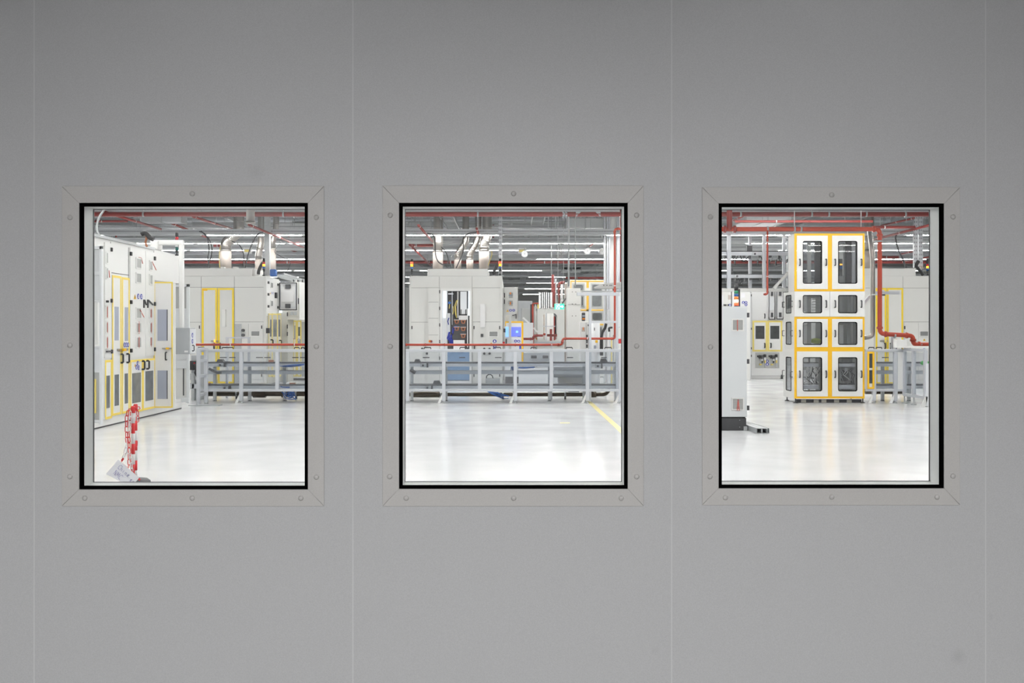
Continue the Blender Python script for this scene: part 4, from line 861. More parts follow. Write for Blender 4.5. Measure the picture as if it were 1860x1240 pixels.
def motor(t, r, Y, m='galv'):
    fr = Front(Y); o = MB(fr).pr(r, -.12, .05).build('drive_motor', m, t, .008); cx_, cy_ = (r[0]+r[2])/2, (r[1]+r[3])/2
    MB(fr).disc(*fr.px(cx_-2, cy_), .024, .05, .07).build('shaft_cap', 'dgrey', o); MB(fr).pr((r[2]-2, r[1]-.6, r[2]+.6, r[3]+.4), -.1, .06).build('end_plate', 'dgrey', o)
def bracket(t, r, Y): 
    fr = Front(Y); a = MB(fr); x0, y0, x1, y1 = r; q = [fr.px(*p) for p in ((x0, y1), (x1, y1), (x1, y1-1.2), (x1-3, y0), (x0+3, y0), (x0+1, y1-1.5))]; a.prism(q, -.15, .0).build('stop_unit', 'dgrey', t)
cl = conveyor('two level belt conveyor behind the left fence', 374, 690, [389.5, 453, 516.5, 580, 643])
motor(cl, L4(275, 588, 352, 625), 21.7); motor(cl, L4(322, 835, 400, 868), 21.7); bracket(cl, L4(250, 545, 330, 578), 21.85); bracket(cl, L4(330, 568, 400, 580), 21.9)
MB().tube(atm(21.6, *L4(175, 645, 220, 670, 260, 690, 310, 688)), .03, 8).build('black_hose', 'dgrey', cl)
for r in (L4(812, 552, 862, 580), L4(1035, 798, 1095, 820), L4(150, 798, 182, 820)): MB(Front(21.85)).pr(r, -.1, 0).build('copper_part', 'brown', cl, .01)
cm = conveyor('two level belt conveyor behind the middle fence', 739, 1123, [748, 810, 934, 998, 1061, 1119])
motor(cm, C3(260, 590, 338, 630), 21.7); motor(cm, C3(308, 830, 385, 866), 21.7); bracket(cm, C3(185, 545, 260, 580), 21.85); bracket(cm, C3(385, 775, 475, 818), 21.85); motor(cm, C4(895, 595, 965, 640), 21.7); bracket(cm, C4(940, 538, 1025, 578), 21.85)
MB().tube(atm(21.6, *C3(150, 655, 170, 670, 205, 690)), .04, 8).build('black_hose', 'dgrey', cm)
MB(Front(22.4)).pr(C4(450, 628, 790, 740), -.2, 0).build('return_guard', 'ductgrey', cm)
cr = conveyor('two level belt conveyor right of the yellow machine', 1572, 1760, [1604, 1652, 1700])
tag(MB(Front(22.6)).pr(C4(490, 735, 770, 815), -.3, 0).build('white_crate', 'white', None, .01), 'white crate on the lower belt of the middle conveyor', 'crate')
tb = thing('tool_box', 'grey tool box with a curved handle on the lower conveyor belt', 'tool box', at((958+1108)/2/5.905+720, 698, 21.95))
MB(Front(21.85)).pr(C3(957, 750, 1110, 812), -.22, 0).build('box', 'grey', tb, .01); MB().tube(atm(21.93, *C3(965, 750, 968, 725, 985, 710, 1010, 708, 1028, 722, 1036, 750)), .012, 8).build('handle', 'dgrey', tb)
# floor pipes under the conveyors
def fpipe(lb, pts, r, wide=()):
    o = pipe(lb, pts, r, 'darkpipe', 'floor_pipe', fit=False)
    P = [Vector(p) for p in pts]; L = P[1]-P[0]; n = max(2, int(L.length/1.1))
    for i in range(n):
        c = P[0]+L*((i+.5)/n); MB().box(c.x-.02, c.x+.02, c.y-.03, c.y+.03, 0, c.z).build('pipe_support', 'dgrey', o); MB().tube([c-L.normalized()*.02, c+L.normalized()*.02], r*1.15, 12).build('clamp', 'galv', o)
    for a, b_ in wide: MB().tube([P[0]+L*a, P[0]+L*b_], r*1.55, 14).build('thick_section', 'darkpipe', o)
    return o
y = 22.5; fpipe('brown steel pipe along the floor behind the left fence', [(at(376, 0, y).x, y, .125), (at(700, 0, y).x, y, .125)], .062, [(.26, .33), (.42, .45)])
fpipe('shiny brown steel pipe along the floor behind the middle fence', [(at(744, 0, y).x, y, .105), (at(1083, 0, y).x, y, .105), (at(1100, 0, y).x, y, .105), (at(1108, 0, y).x, y, .24)], .046, [(.02, .16), (.97, 1)])
fpipe('brown steel pipe along the floor behind the right fence', [(at(1572, 0, y).x, y, .17), (at(1640, 0, y).x, y, .17)], .058)
# red pipe on top of the fences
Yp = 22.35
pipe('red pipe running just above the left fence', [at(356, 625.7, Yp), at(735, 625.7, Yp)], .028, 'redbright', clamps=[at(419, 625.7, Yp), at(535, 625.7, Yp)])
rp = pipe('red pipe above the middle fence that steps up and then rises to the roof', [at(690, 626, Yp), at(1021, 626, Yp), at(1022, 614.8, Yp), at(1117, 614.8, Yp), at(1116.6, 415.5, Yp), at(1136, 415.5, Yp)], .027, 'redbright', clamps=[at(x, 626, Yp) for x in (807.5, 1002)]+[at(1067, 614.8, Yp), at(1117, 519, Yp)])
for x in (738, 773, 807.5, 936, 1013): MB().tube([at(x-1, 626, Yp), at(x+1, 626, Yp)], .036, 12).build('coupling', 'redbright', rp)
for x in (807.5, 1002): MB().box(at(x, 0, Yp).x-.015, at(x, 0, Yp).x+.015, Yp-.02, Yp+.02, .0, 1.24).build('pipe_support', 'alu', rp)
pipe('thin red pipe beside the roof riser, right edge of the middle window', [at(1127.5, 512, 24), at(1127.5, 380, 24)], .022, 'red')
# blue hose bundles
def hoses(lb, reg, n, Y, seed, r=.011):
    rnd = random.Random(seed); o = MB()
    for i in range(n):
        x0, y0, x1, y1, sp = reg; a = (x0+rnd.uniform(0, sp*3), y0+rnd.uniform(-6, 6)); b_ = (x1+rnd.uniform(-sp, sp), y1+rnd.uniform(-sp*.4, sp*.4)); m_ = ((a[0]+b_[0])/2+rnd.uniform(-1, 1)*sp*1.6, (a[1]+b_[1])/2+rnd.uniform(-.6, 1.6)*sp)
        P = []
        for s in range(7): t = s/6; P.append([(1-t)**2*a[k]+2*t*(1-t)*m_[k]+t*t*b_[k] for k in (0, 1)])
        o.tube([at(C3(p[0], p[1])[0], C3(p[0], p[1])[1], Y+rnd.uniform(-.05, .05)) for p in P], r, 6)
    return tag(o.build('hose_bundle', 'blue'), lb, 'hose', None)
t = hoses('tangled bundle of blue hoses hanging under the middle fence', (965, 896, 1160, 950, 48), 12, 21.75, 4, .0075)
dx = C3(0)[0]-L4(0)[0]
def hosesL(lb, reg, n, Y, seed):
    x0, y0, x1, y1, sp = reg; k = (L4(0)[0]-C3(0)[0])*5.905; return hoses(lb, (x0+k, y0, x1+k, y1, sp), n, Y, seed, .009)
hosesL('tangled bundle of blue hoses under the left fence near the window edge', (955, 893, 1080, 955, 45), 12, 21.75, 5)
hosesL('blue hoses along the upper belt behind the left fence', (935, 620, 1190, 600, 14), 8, 21.62, 6)
hosesL('blue hoses at the lower belt behind the left fence', (930, 840, 1040, 845, 12), 5, 21.62, 9)
k = (C4(0)[0]-C3(0)[0])*5.905
hoses('blue hoses across the upper belt right of the yellow framed screen', (60+k, 635, 235+k, 632, 12), 6, 21.62, 7, .011)
hoses('blue hoses dropping beside the middle fence post', (-10+k, 600, 10+k, 700, 14), 9, 21.9, 8, .012)
# ================================================================== YELLOW MACHINE
YM = 21.2; FY = Front(YM); XS = at(1442.6, 0, YM).x; XE = at(1570.2, 0, YM).x; SY = Side(XS, -1)
ym = thing('test_machine', 'tall white machine with thick yellow door frames and eight windows', 'machine', ((XS+XE)/2, YM, 0))
def zy(py): return FY.px(0, py)[1]
SEC = [(424, 529, True, (438.2, 514.6), 471, 482), (529, 575.2, False, (536.2, 568.2), 546, 558), (575.2, 634, True, (585, 625.6), 600, 611), (634, 723.5, True, (649, 709.8), 673.5, 685)]
for i, (y0, y1, yel, wy, h0, h1) in enumerate(SEC):
    if yel:
        a = MB(FY); r = a.uv((1442.8, y0, 1570, y1)); a.ring(*r, .048, .0, .014); v = a.uv((1502.6, y0, 1511, y1)); a.rect(v[0], v[1], r[2]+.04, r[3]-.04, .0, .013)
        a.build('yellow_frame', 'yellow', ym)
    for (x0, x1, wx0, wx1) in ((1447, 1502.8, 1458, 1491.9), (1510.8, 1566, 1522, 1555.8)):
        if not yel: x0, x1 = (1443, 1506.2) if x0 < 1500 else (1506.8, 1570)
        m_ = 4 if yel else .3
        a = MB(FY); R = a.uv((x0, y0+m_, x1, y1-m_)); Wn = a.uv((wx0, wy[0], wx1, wy[1])); a.holed(R, Wn, .006, .03, .035, 5); d = a.build('door', 'white', ym)
        a = MB(FY); a.holed((Wn[0]-.02, Wn[1]+.02, Wn[2]-.02, Wn[3]+.02), (Wn[0]+.009, Wn[1]-.009, Wn[2]+.009, Wn[3]-.009), .0, .033, .03, 5) if 0 else a.holed((Wn[0]-.01, Wn[1]+.01, Wn[2]-.01, Wn[3]+.01), (Wn[0]+.011, Wn[1]-.011, Wn[2]+.011, Wn[3]-.011), .001, .005, .028, 5)
        a.build('window_seal', 'gasket', d)
        # seal lip in front, same outline as the opening
        pts = []; rr = .035
        for cx_, cz_, a0 in ((Wn[1]-rr, Wn[3]-rr, 0), (Wn[0]+rr, Wn[3]-rr, 90), (Wn[0]+rr, Wn[2]+rr, 180), (Wn[1]-rr, Wn[2]+rr, 270)):
            for j in range(6): t_ = math.radians(a0+18*j); pts.append(FY(cx_+rr*math.cos(t_), cz_+rr*math.sin(t_), .031))
        MB().tube(pts, .007, 6, closed=True).build('seal_lip', 'gasket', d)
        MB(FY).rect(Wn[0], Wn[1], Wn[2], Wn[3], -.004, 0).build('window_pane', 'smoke', d)
        for hx in (wx0-6.4, wx1+7.4): handle(d, Off(FY, .03), hx, h0, h1, out=.045, r=.015, m='dgrey')
        for hy in (y0+8, y1-8): pass
# shell: sides, back, top, shelves between sections (open behind the windows); glazed top and lower back added to let light in
zb, zt = zy(723.5), zy(424); zmid = zy(529); D1, D2 = .82, .46
a = MB(); a.box(XE-.03, XE, YM, YM+D1, zb, zmid).box(XE-.03, XE, YM, YM+D2, zmid, zt); a.build('side_panel', 'white', ym)
MB().box(XS, XS+.02, YM, YM+D2, zmid, zt).build('side_panel', 'warm', ym)
MB().box(XS, XE, YM+D1-.02, YM+D1, zb, zb+.12).box(XS, XE, YM+D1-.02, YM+D1, zmid-.12, zmid).box(XS, XS+.06, YM+D1-.02, YM+D1, zb+.12, zmid-.12).box((XS+XE)/2-.05, XE, YM+D1-.02, YM+D1, zb+.12, zmid-.12).build('back_frame', 'grey', ym)
MB().box(XS+.06, (XS+XE)/2-.05, YM+D1-.012, YM+D1-.008, zb+.12, zmid-.12).build('back_pane', 'smoke', ym)
MB().box(XS, XE, YM+D2-.02, YM+D2, zt-.08, zt-.02).box(XS, XE, YM+D2-.02, YM+D2, zmid, zmid+.08).box((XS+XE)/2, XE, YM+D2-.02, YM+D2, zmid+.08, zt-.08).build('upper_back_frame', 'grey', ym)
MB().box(XS+.02, (XS+XE)/2, YM+D2-.012, YM+D2-.008, zmid+.08, zt-.08).build('upper_back_pane', 'smoke', ym)
MB().box(XS, XE, YM+D2, YM+D1, zmid-.01, zmid).build('rear_cover', 'clear', ym)
MB().box(XS, XE, YM+.0, YM+.06, zt-.02, zt).box(XS, XE, YM+D2-.06, YM+D2, zt-.02, zt).build('top_frame', 'white', ym); MB().box(XS, XE, YM+.06, YM+D2-.06, zt-.012, zt-.008).build('top_pane', 'clear', ym); MB().box(XS, XE, YM, YM+D1-.02, zb, zb+.03).build('floor_panel', 'galv', ym)
for py in (575.2, 634): MB().box(XS+.03, XE-.03, YM+.05, YM+.12, zy(py)-.02, zy(py)+.02).build('shelf_rail', 'dgrey', ym)
# left side with three narrow windows
def yx(px): return F*XS/(px-CX)
a = MB(SY); prev = None
for (y0, y1, wy) in ((529, 575.5, (536.5, 568.5)), (575.5, 634, (585, 625)), (634, 724, (648.5, 708.5))):
    q = a.uv((1432.5, wy[0], 1432.5, wy[1])); yc = yx(1432.5)
    z1 = H-(y0-HY)*YM/F; z0 = H-(y1-HY)*YM/F; wz = (H-(wy[1]-HY)*yc/F, H-(wy[0]-HY)*yc/F); w0, w1 = yx(1437.6), yx(1428.4)
    s_ = MB(SY); s_.holed((YM, YM+D1, z0, z1-.002), (w0, w1, *wz), -.02, .004, .03, 4); s_ = s_.build('side_door', 'warm', ym)
    rr = .03; pts = []
    for cx_, cz_, a0 in ((w1-rr, wz[1]-rr, 0), (w0+rr, wz[1]-rr, 90), (w0+rr, wz[0]+rr, 180), (w1-rr, wz[0]+rr, 270)):
        for j in range(5): t_ = math.radians(a0+22.5*j); pts.append(SY(cx_+rr*math.cos(t_), cz_+rr*math.sin(t_), .005))
    MB().tube(pts, .009, 6, closed=True).build('seal_lip', 'gasket', s_); MB(SY).rect(w0, w1, *wz, -.012, -.008).build('window_pane', 'smoke', s_)
    zc = (wz[0]+wz[1])/2
    for yh in (yx(1425), yx(1440)):
        MB().tube([SY(yh, zc-.06, 0), SY(yh, zc-.06, .05), SY(yh, zc+.06, .05), SY(yh, zc+.06, 0)], .01, 8).build('handle', 'dgrey', s_)
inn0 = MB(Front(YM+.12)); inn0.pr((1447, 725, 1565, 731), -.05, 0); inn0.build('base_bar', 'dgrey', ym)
for bx in (1455, 1478, 1492, 1515, 1538): MB(Front(YM+.11)).pr((bx, 725.5, bx+9, 730.8), -.0, .004).build('base_plate', 'beige', ym)
# inside fittings
def inn(r, dpt, d, m, name): return MB(Front(YM+dpt)).pr(r, -d, 0).build(name, m, ym, .004)
for (x0, x1, dz) in ((1474, 1494, .3), (1531, 1543, .32)): inn((x0+6, 438, x1+4, 528), dz, .05, 'plinth', 'inner_wall')
inn((1467, 441, 1473.5, 526), .25, .06, 'grey', 'inner_post'); inn((1548, 441, 1554, 526), .28, .05, 'cool', 'inner_post'); inn((1524, 441, 1532, 500), .3, .04, 'warm', 'inner_panel'); inn((1524, 470, 1530.5, 501), .26, .03, 'darkpane', 'inner_screen')
MB(Front(YM+.24)).pr((1525.5, 479, 1529.5, 481.5), 0, .02).build('status_lamp', 'orangeglow', ym)
MB(Front(YM+.24)).pr((1525.5, 483, 1529.5, 488), 0, .02).build('status_lamp_off', 'bluelens', ym)
for (x0, x1) in ((1466, 1473.5), (1540, 1545), (1551, 1555)):
    inn((x0, 530, x1, 572), .4, .05, 'grey', 'inner_post'); inn((x0, 578, x1, 632), .4, .05, 'grey', 'inner_post')
inn((1459.5, 537, 1465, 566), .35, .04, 'whiteplastic', 'paper_card'); inn((1459, 590, 1466, 622), .35, .04, 'whiteplastic', 'inner_cover'); inn((1524, 590, 1532, 624), .4, .05, 'cool', 'inner_post')
inn((1524, 540, 1530, 566), .38, .04, 'grey', 'inner_box')
for y in (542, 547, 552, 557, 562): inn((1475, y, 1491, y+1.4), .45, .02, 'grey', 'guide_strip')
for dz, m in ((0, 'alu'),):
    for (y0, y1) in ((660, 666), (699, 706.5)): inn((1459, y0, 1487, y1), .12, .05, 'alu', 'conveyor_rail'); inn((1523, y0, 1553, y1), .12, .05, 'alu', 'conveyor_rail'); inn((1459, y0-2, 1487, y0-1), .12, .3, 'dgrey', 'conveyor_belt'); inn((1523, y0-2, 1553, y0-1), .12, .3, 'dgrey', 'conveyor_belt')
for x in (1469, 1487.5, 1529, 1546): inn((x, 648, x+2.6, 712), .3, .05, 'grey', 'inner_post')
inn((1460, 672, 1464, 684), .15, .04, 'whiteplastic', 'valve_block'); inn((1531, 672, 1542, 692), .2, .12, 'black', 'drive_motor'); inn((1534, 668, 1539, 674), .18, .1, 'galv', 'motor_cap')
rnd = random.Random(11)
for i in range(16):
    bx0 = rnd.choice((1460, 1524)); x0 = bx0+rnd.uniform(0, 26); P = [at(x0+rnd.uniform(-6, 6), 668+28*s/4+rnd.uniform(-2, 2), YM+.2) for s in range(5)]
    MB().tube(P, .009, 5).build('inner_cable', rnd.choice(('black', 'galv', 'dgrey', 'whiteplastic')), ym)
c = blob(1483, 619, YM+.45, .13, .06, .12, 'yellow_green_cloth', 'green', 'x', 'x'); c.parent = ym; c.location = c.location-ym.location; del c['label']; del c['category']; c.data.materials[0] = M.setdefault('lime', mat('lime cloth', (.42, .50, .10), .7))
for x, y in ((1445, YM+.07), (1567, YM+.07), (1546, YM+.6), (1426.5, 0)):
    q = at(x, 0, y) if y else Vector((XS+.05, YM+D1-.1, 0)); MB().tube([(q.x, q.y, 0), (q.x, q.y, .012), (q.x, q.y, .03), (q.x, q.y, zb)], [.055, .05, .015, .015], 12).build('levelling_foot', 'dgrey', ym)
# ================================================================== GANTRY left of the yellow machine
YG = 22.45; FG = Front(YG); g = thing('gantry', 'aluminium gantry with two linear rails left of the tall yellow machine', 'gantry frame', at(1370, 732, YG)); g.location.z = 0; ORG[g.name] = Vector(g.location)
MB(FG).pr((1285, 423.6, 1392, 427), -.08, 0).build('top_beam', 'alu', g, .004); MB(FG).pr((1285, 523.4, 1443, 529.4), -.1, .0).build('support_beam', 'warm', g, .004)
for x0, x1, o_ in ((1321.3, 1328, 0), (1386, 1391.3, 0), (1370.3, 1375.5, -.5), (1424.4, 1429.6, -.1), (1308, 1313, -.6)): MB(FG).pr((x0, 425, x1, 524), o_-.08, o_).build('upright', 'alu', g, .004)
MB(FG).pr((1285, 523, 1291, 731), -.1, 0).build('leg', 'alu', g); MB().box(at(1285, 0, YG).x-.05, at(1291, 0, YG).x+.05, YG-.05, YG+.15, 0, .03).build('foot_plate', 'galv', g)
for y0, y1 in ((456.6, 463.4), (498.2, 504.2)):
    MB(FG).pr((1285, y0, 1438, y1), -.16, -.08).build('linear_rail', 'alu', g, .004); MB(FG).pr((1285, y0-.9, 1438, y0-.1), -.3, -.09).build('rail_belt', 'black', g); MB(FG).pr((1285, (y0+y1)/2-.4, 1438, (y0+y1)/2+.4), -.079, -.076).build('rail_groove', 'galv', g)
for x, y in ((1372.3, 460.7), (1340, 501.3)): MB(FG).pr((x-4, y-3, x+4, y+3), -.08, -.05).build('rail_end', 'alu', g); MB(FG).disc(*FG.px(x, y), .025, -.05, -.04).build('shaft_cap', 'dgrey', g)
MB(FG).pr(R1(347, 502, 405, 570), -.2, -.1).build('drive_motor', 'dgrey', g, .01); MB(FG).pr(R1(170, 738, 195, 810), -.2, -.1).build('drive_motor', 'dgrey', g, .01)
MB().beam(at(1441.5, 484, YG-.3), at(1405.5, 524, YG-.3), .04, .06).build('diagonal_brace', 'warm', g)
MB().beam(at(1436, 521, YG), at(1444, 514, YG), .04, .05).build('diagonal_brace', 'warm', g)
for i, (x, y) in enumerate(((215, 690), (460, 690), (585, 690), (800, 690), (655, 690))): MB(FG).pr(R1(x-6, y-35, x+6, y+25), -.1, -.06).build('grip', 'black', g)
rnd = random.Random(5)
for i in range(10):
    x0 = rnd.uniform(1312, 1425); y0 = rnd.choice((464, 505, 466)); L_ = rnd.uniform(8, 22); P = [at(x0, y0, YG+.2), at(x0+L_*.3, y0+rnd.uniform(6, 12), YG+.2), at(x0+L_*.7, y0+rnd.uniform(6, 12), YG+.2), at(x0+L_, y0, YG+.2)]
    cable('x', P, .012, rnd.choice(('dgrey', 'galv', 'black')), 'gantry_cable'); c = bpy.data.objects[[o.name for o in bpy.data.objects if o.name.startswith('gantry_cable')][-1]]
    c.parent = g; c.location = c.location-g.location; del c['label']; del c['category']
for x in (1318, 1334, 1352, 1362, 1380, 1400, 1415): MB(FG).pr((x, 463.6, x+3.5, 467+(x % 4)), -.16, -.08).build('roller_bracket', 'dgrey', g); MB(FG).pr((x+2, 504.6, x+5, 508+(x % 3)), -.16, -.08).build('roller_bracket', 'dgrey', g)
cable('white cable curling over the gantry top beside the yellow machine', atm(22.1, *R1(640, 380, 670, 410, 740, 415, 790, 435, 840, 442)), .012, 'whiteplastic')
cable('white cable loop in front of the gantry beam', atm(22.2, *R1(745, 990, 740, 965, 700, 950, 660, 955, 660, 972)), .01, 'whiteplastic')
tag(MB(Front(23.1)).pr((1430.5, 437, 1441, 520), -.1, 0).build('upright_panel', 'ductgrey'), 'upright grey panel mounted between gantry and yellow machine', 'panel')  # plain upright grey panel beside the gantry
# ================================================================== WHITE CONTROL CABINET, right window front
YW = 15.4; FW = Front(YW); wc = thing('control_cabinet', 'white control cabinet on a dark plinth with two red taped vents, right window', 'electrical cabinet', (at(1330, 0, YW).x, YW, 0))
x0, x1 = FW.px(1288, 0)[0], FW.px(1356.8, 0)[0]; zb_, zt_ = FW.px(0, 757)[1], FW.px(0, 556.5)[1]
MB().box(x0, x1, YW, YW+.5, zb_, zt_).build('body', 'palegrey', wc, .006)
MB(FW).pr((1288, 558.5, 1355.8, 756.3), .001, .02).build('door', 'palegrey', wc, .004); MB(FW).rect(x0, x1-.01, .0, zb_-.02, -.48, -.01).build('plinth', 'plinth', wc); MB().box(x0+.02, x1-.02, YW+.03, YW+.45, zb_-.03, zb_).build('plinth_gap', 'black', wc)
fo = Off(FW, .02); vent(wc, fo, R3(165, 110, 298, 243), tape=[R3(228, 122), R3(228, 240)]); vent(wc, fo, R3(165, 955, 300, 1090), tape=[R3(225, 1092), R3(235, 972), R3(248, 1092)])
for y in (71, 569, 1068): p = R3(350, y); MB(FW).pr((1356.8, p[1]-4.2, 1361.8, p[1]+4.2), -.06, -.02).build('hinge', 'dgrey', wc)
MB(FW).pr((1350.7, 774, 1357.4, 782), -.03, .01).build('corner_bracket', 'galv', wc)
for y in (763, 775.5): MB(FW).disc(*FW.px(1343.8, y), .006, -.01, -.004).build('bolt', 'galv', wc)
MB(FW).pr((1358, 556, 1359, 756), -.4, -.38).build('side_edge', 'palegrey', wc)
signal_tower('signal tower lit white and red on the white control cabinet', 1337.3, 515, 557, 15.6, 3.9, ['redglow', 'whiteglow', 'orangelens', 'bluelens', 'greenlens'], .06, .3)
MB(Front(15.65)).pr((1341, 525, 1344.5, 557), -.03, 0).build('tower_bracket', 'dgrey', bpy.data.objects['signal_tower'] if 0 else wc)
# steel channels on the floor
for i, (dx_, lb) in enumerate(((0, 'left steel channel of the pair lying on the floor by the white control cabinet'), (.085, 'right steel channel of the pair lying on the floor by the white control cabinet'), (.165, 'narrow steel channel lying at the outer side of the pair on the floor'))):
    u = at(1374.5, 0, 14.95).x+dx_; wd = .08 if i < 2 else .035; hh = .083; a = MB(); L0, L1_ = 14.95+i*.005, 16.3; tt = .007
    def q(x, y): return (x-.05*(y-14.95), y)
    for (xa, xb, za, zb2) in ((u, u+tt, .002, hh), (u+wd-tt, u+wd, .002, hh), (u+tt, u+wd-tt, .002, .002+tt), (u+tt, u+wd*.3, hh-tt, hh), (u+wd*.7, u+wd-tt, hh-tt, hh)) if i == 2 else ((u, u+tt, .002, hh), (u+wd-tt, u+wd, .002, hh), (u+tt, u+wd-tt, .002, .002+tt), (u+tt, u+wd-tt, hh-tt, hh)):
        c8 = []
        for z in (za, zb2):
            for (x, y) in ((xa, L0), (xb, L0), (xb, L1_), (xa, L1_)): X_, Y_ = q(x, y); c8.append((X_, Y_, z))
        a.quadbox(c8)
    tag(a.build('steel_channel', 'galv'), lb, 'steel profile')
# ================================================================== WHITE MACHINE BEHIND (31.8 m)
Y8 = 31.8; F8 = Front(Y8); m8 = thing('service_machine', 'white machine with a small yellow framed double door and air valves, right window', 'machine', (at(1392, 0, Y8).x, Y8, 0))
MB(F8).pr(Z8(398, 150, 770, 1130), -2, 0).build('body', 'whiteplastic', m8, .01); MB(F8).pr(Z8(400, 1130, 730, 1165), -1.9, -.03).build('plinth', 'whiteplastic', m8); MB(F8).pr(Z8(395, 1165, 765, 1172), -2, .0).build('base_strip', 'dgrey', m8); MB(F8).pr(Z8(735, 1118, 752, 1165), 0, .04).build('corner_foot', 'black', m8)
d = door(m8, F8, Z8(405, 195, 578, 505), 'whiteplastic'); handle(d, Off(F8, .02), Z8(548, 0)[0], 570, 577.5, r=.018)
for r, wn, hx in ((Z8(412, 510, 580, 856), Z8(447, 568, 547, 715), 549), (Z8(582, 510, 748, 856), Z8(613, 568, 714, 715), 617)):
    d = door(m8, F8, r, 'whiteplastic', wins=[wn], tape=.055, tm='softyellow', wm='darkpane'); handle(d, Off(F8, .02), Z8(hx, 0)[0], Z8(0, 765)[1], Z8(0, 812)[1], r=.02)
pp = MB(F8).pr(Z8(445, 868, 714, 1043), .0, .02).build('valve_panel', 'grey', m8)
for bx in (455, 583):
    for k, (dx_, w_, y0, y1, m) in enumerate(((8, 14, 900, 920, 'black'), (26, 16, 895, 935, 'black'), (48, 24, 898, 945, 'dgrey'), (80, 26, 888, 925, 'black'), (50, 20, 918, 960, 'whiteplastic'), (82, 20, 918, 955, 'cool'), (88, 15, 950, 985, 'softyellow'), (55, 12, 965, 985, 'black'), (92, 8, 985, 1035, 'alu'), (45, 6, 945, 1000, 'galv'), (32, 26, 993, 1010, 'softyellow'))):
        MB(F8).pr(Z8(bx+dx_, y0, bx+dx_+w_, y1), .02, .1).build('air_valve', m, pp, .01)
sign_round(pp, Off(F8, .02), *Z8(578, 965), 2.6, 'dir'); sign_round(pp, Off(F8, .02), *Z8(578, 1000), 2.8)
hinges(m8, F8, [Z8(400, y) for y in (225, 600, 820, 905)], 4, 1.2)
def opendoor(par, lb, r, Y, inner):
    fr = Front(Y); t = MB(fr).pr(r, -.06, 0).build('open_door', 'whiteplastic', par, .006); tag(t, lb); x0, y0, x1, y1 = r
    a = MB(fr); a.ring(*a.uv((x0+.6, y0+.6, x1-.6, y1-.6)), .022, .001, .014); a.build('door_seal', 'gasket', t)
    a = MB(fr); W_, H_ = x1-x0, y1-y0; a.pr((x0+W_*.14, y0+H_*.28, x1-W_*.2, y1-H_*.30), .002, .05); a.build('document_pocket', inner, t)
    for k in (.08, .77): a = MB(fr); a.pr((x0+W_*.36, y0+H_*k, x0+W_*.64, y0+H_*(k+.15)), .002, .06); a.build('filter_fan', 'plinth', t, .006)
    for k in (.05, .88): MB(fr).pr((x0+W_*.1, y0+H_*k, x1-W_*.1, y0+H_*(k+.015)), .002, .02).build('door_rib', 'alu', t)
    for k in (.07, .9): MB(fr).pr((x0+W_*k, y0+H_*.1, x0+W_*(k+.02), y1-H_*.1), .002, .02).build('door_rib', 'alu', t)
    return t
bay = MB(Front(32.2)).pr(Z8(582, 195, 775, 510), -.3, 0).build('lit_back_panel', 'whiteplastic', m8)
opendoor(m8, 'open door with a pale lilac document pocket', Z8(592, 150, 672, 500), 31.7, 'cool'); opendoor(m8, 'open door with a white document pocket', Z8(680, 150, 768, 498), 31.7, 'whiteplastic')
# white cabinets seen just above the control cabinet
t = thing('wall_cabinet', 'white cabinets with small round blue signs, seen above the front control cabinet', 'electrical cabinet', (at(1335, 0, 31).x, 31, 0)); fr = Front(31)
MB(fr).pr((1290, 528, 1328, 690), -.8, 0).build('body', 'warm', t); MB(fr).pr((1329.5, 528, 1362, 690), -.8, .03).build('body', 'white', t)
sign_round(t, Off(fr, .03), *Z8(308, 305), 2.6); sign_round(t, Off(fr, .03), *Z8(338, 305), 2.6); sign_round(t, Off(fr, .03), *Z8(338, 330), 2.6, 'dir'); sign_round(t, fr, *Z8(160, 333), 2.2)
MB(fr).pr(Z8(285, 200, 325, 250), .03, .04).build('notice_sheet', 'paper', t); MB(fr).pr(Z8(140, 222, 172, 272), .0, .02).build('notice_sheet', 'wrap', t)
MB(fr).pr(Z8(68, 222, 84, 340), 0, .02).build('lilac_strip', 'cool', t)
for x in (95, 112, 138): MB(fr).pr(Z8(x-5, 325, x+5, 345), 0, .05).build('plug', 'black', t)
t = MB(Front(31.3)).pr(Z8(372, 200, 396, 1165), -.6, 0).build('side_cabinet', 'cool'); tag(t, 'narrow pale cabinet side left of the far white machine', 'cabinet'); 
MB(Front(31.3)).pr(Z8(372, 548, 383, 825), 0, .01).build('yellow_stripe', 'softyellow', t)
# bent steel tube right of the yellow machine
o = pipe('large bent stainless tube between the yellow machine and the red pipe', [at(1579, 416, 23.0), at(1585, 470, 23.0), at(1585, 611, 23.0), at(1566, 614, 23.0)], .055, 'steel', 'steel_tube', fit=False, k=16)
MB().beam(at(1584, 535, 22.9), at(1607, 534.5, 22.4), .02, .03).build('tube_bracket', 'galv', o); MB(Front(22.35)).pr((1601, 534, 1608, 537), -.03, 0).build('bracket_end', 'dgrey', o)
tag(MB().beam(at(1567, 552, 22.8), at(1580, 538, 22.8), .05, .06).build('brace_bar', 'alu'), 'slanting aluminium bar beside the bent stainless tube', 'bar')
tag(MB(Front(23.5)).pr((1590, 529, 1634, 534.5), -.06, 0).build('beam', 'alu'), 'short horizontal aluminium beam behind the vertical red pipe', 'beam')
tag(MB(Front(22.6)).pr((1619.5, 612, 1622.5, 634), -.04, 0).build('pipe_stand', 'galv'), 'small grey stand under the horizontal red pipe, right window', 'stand')
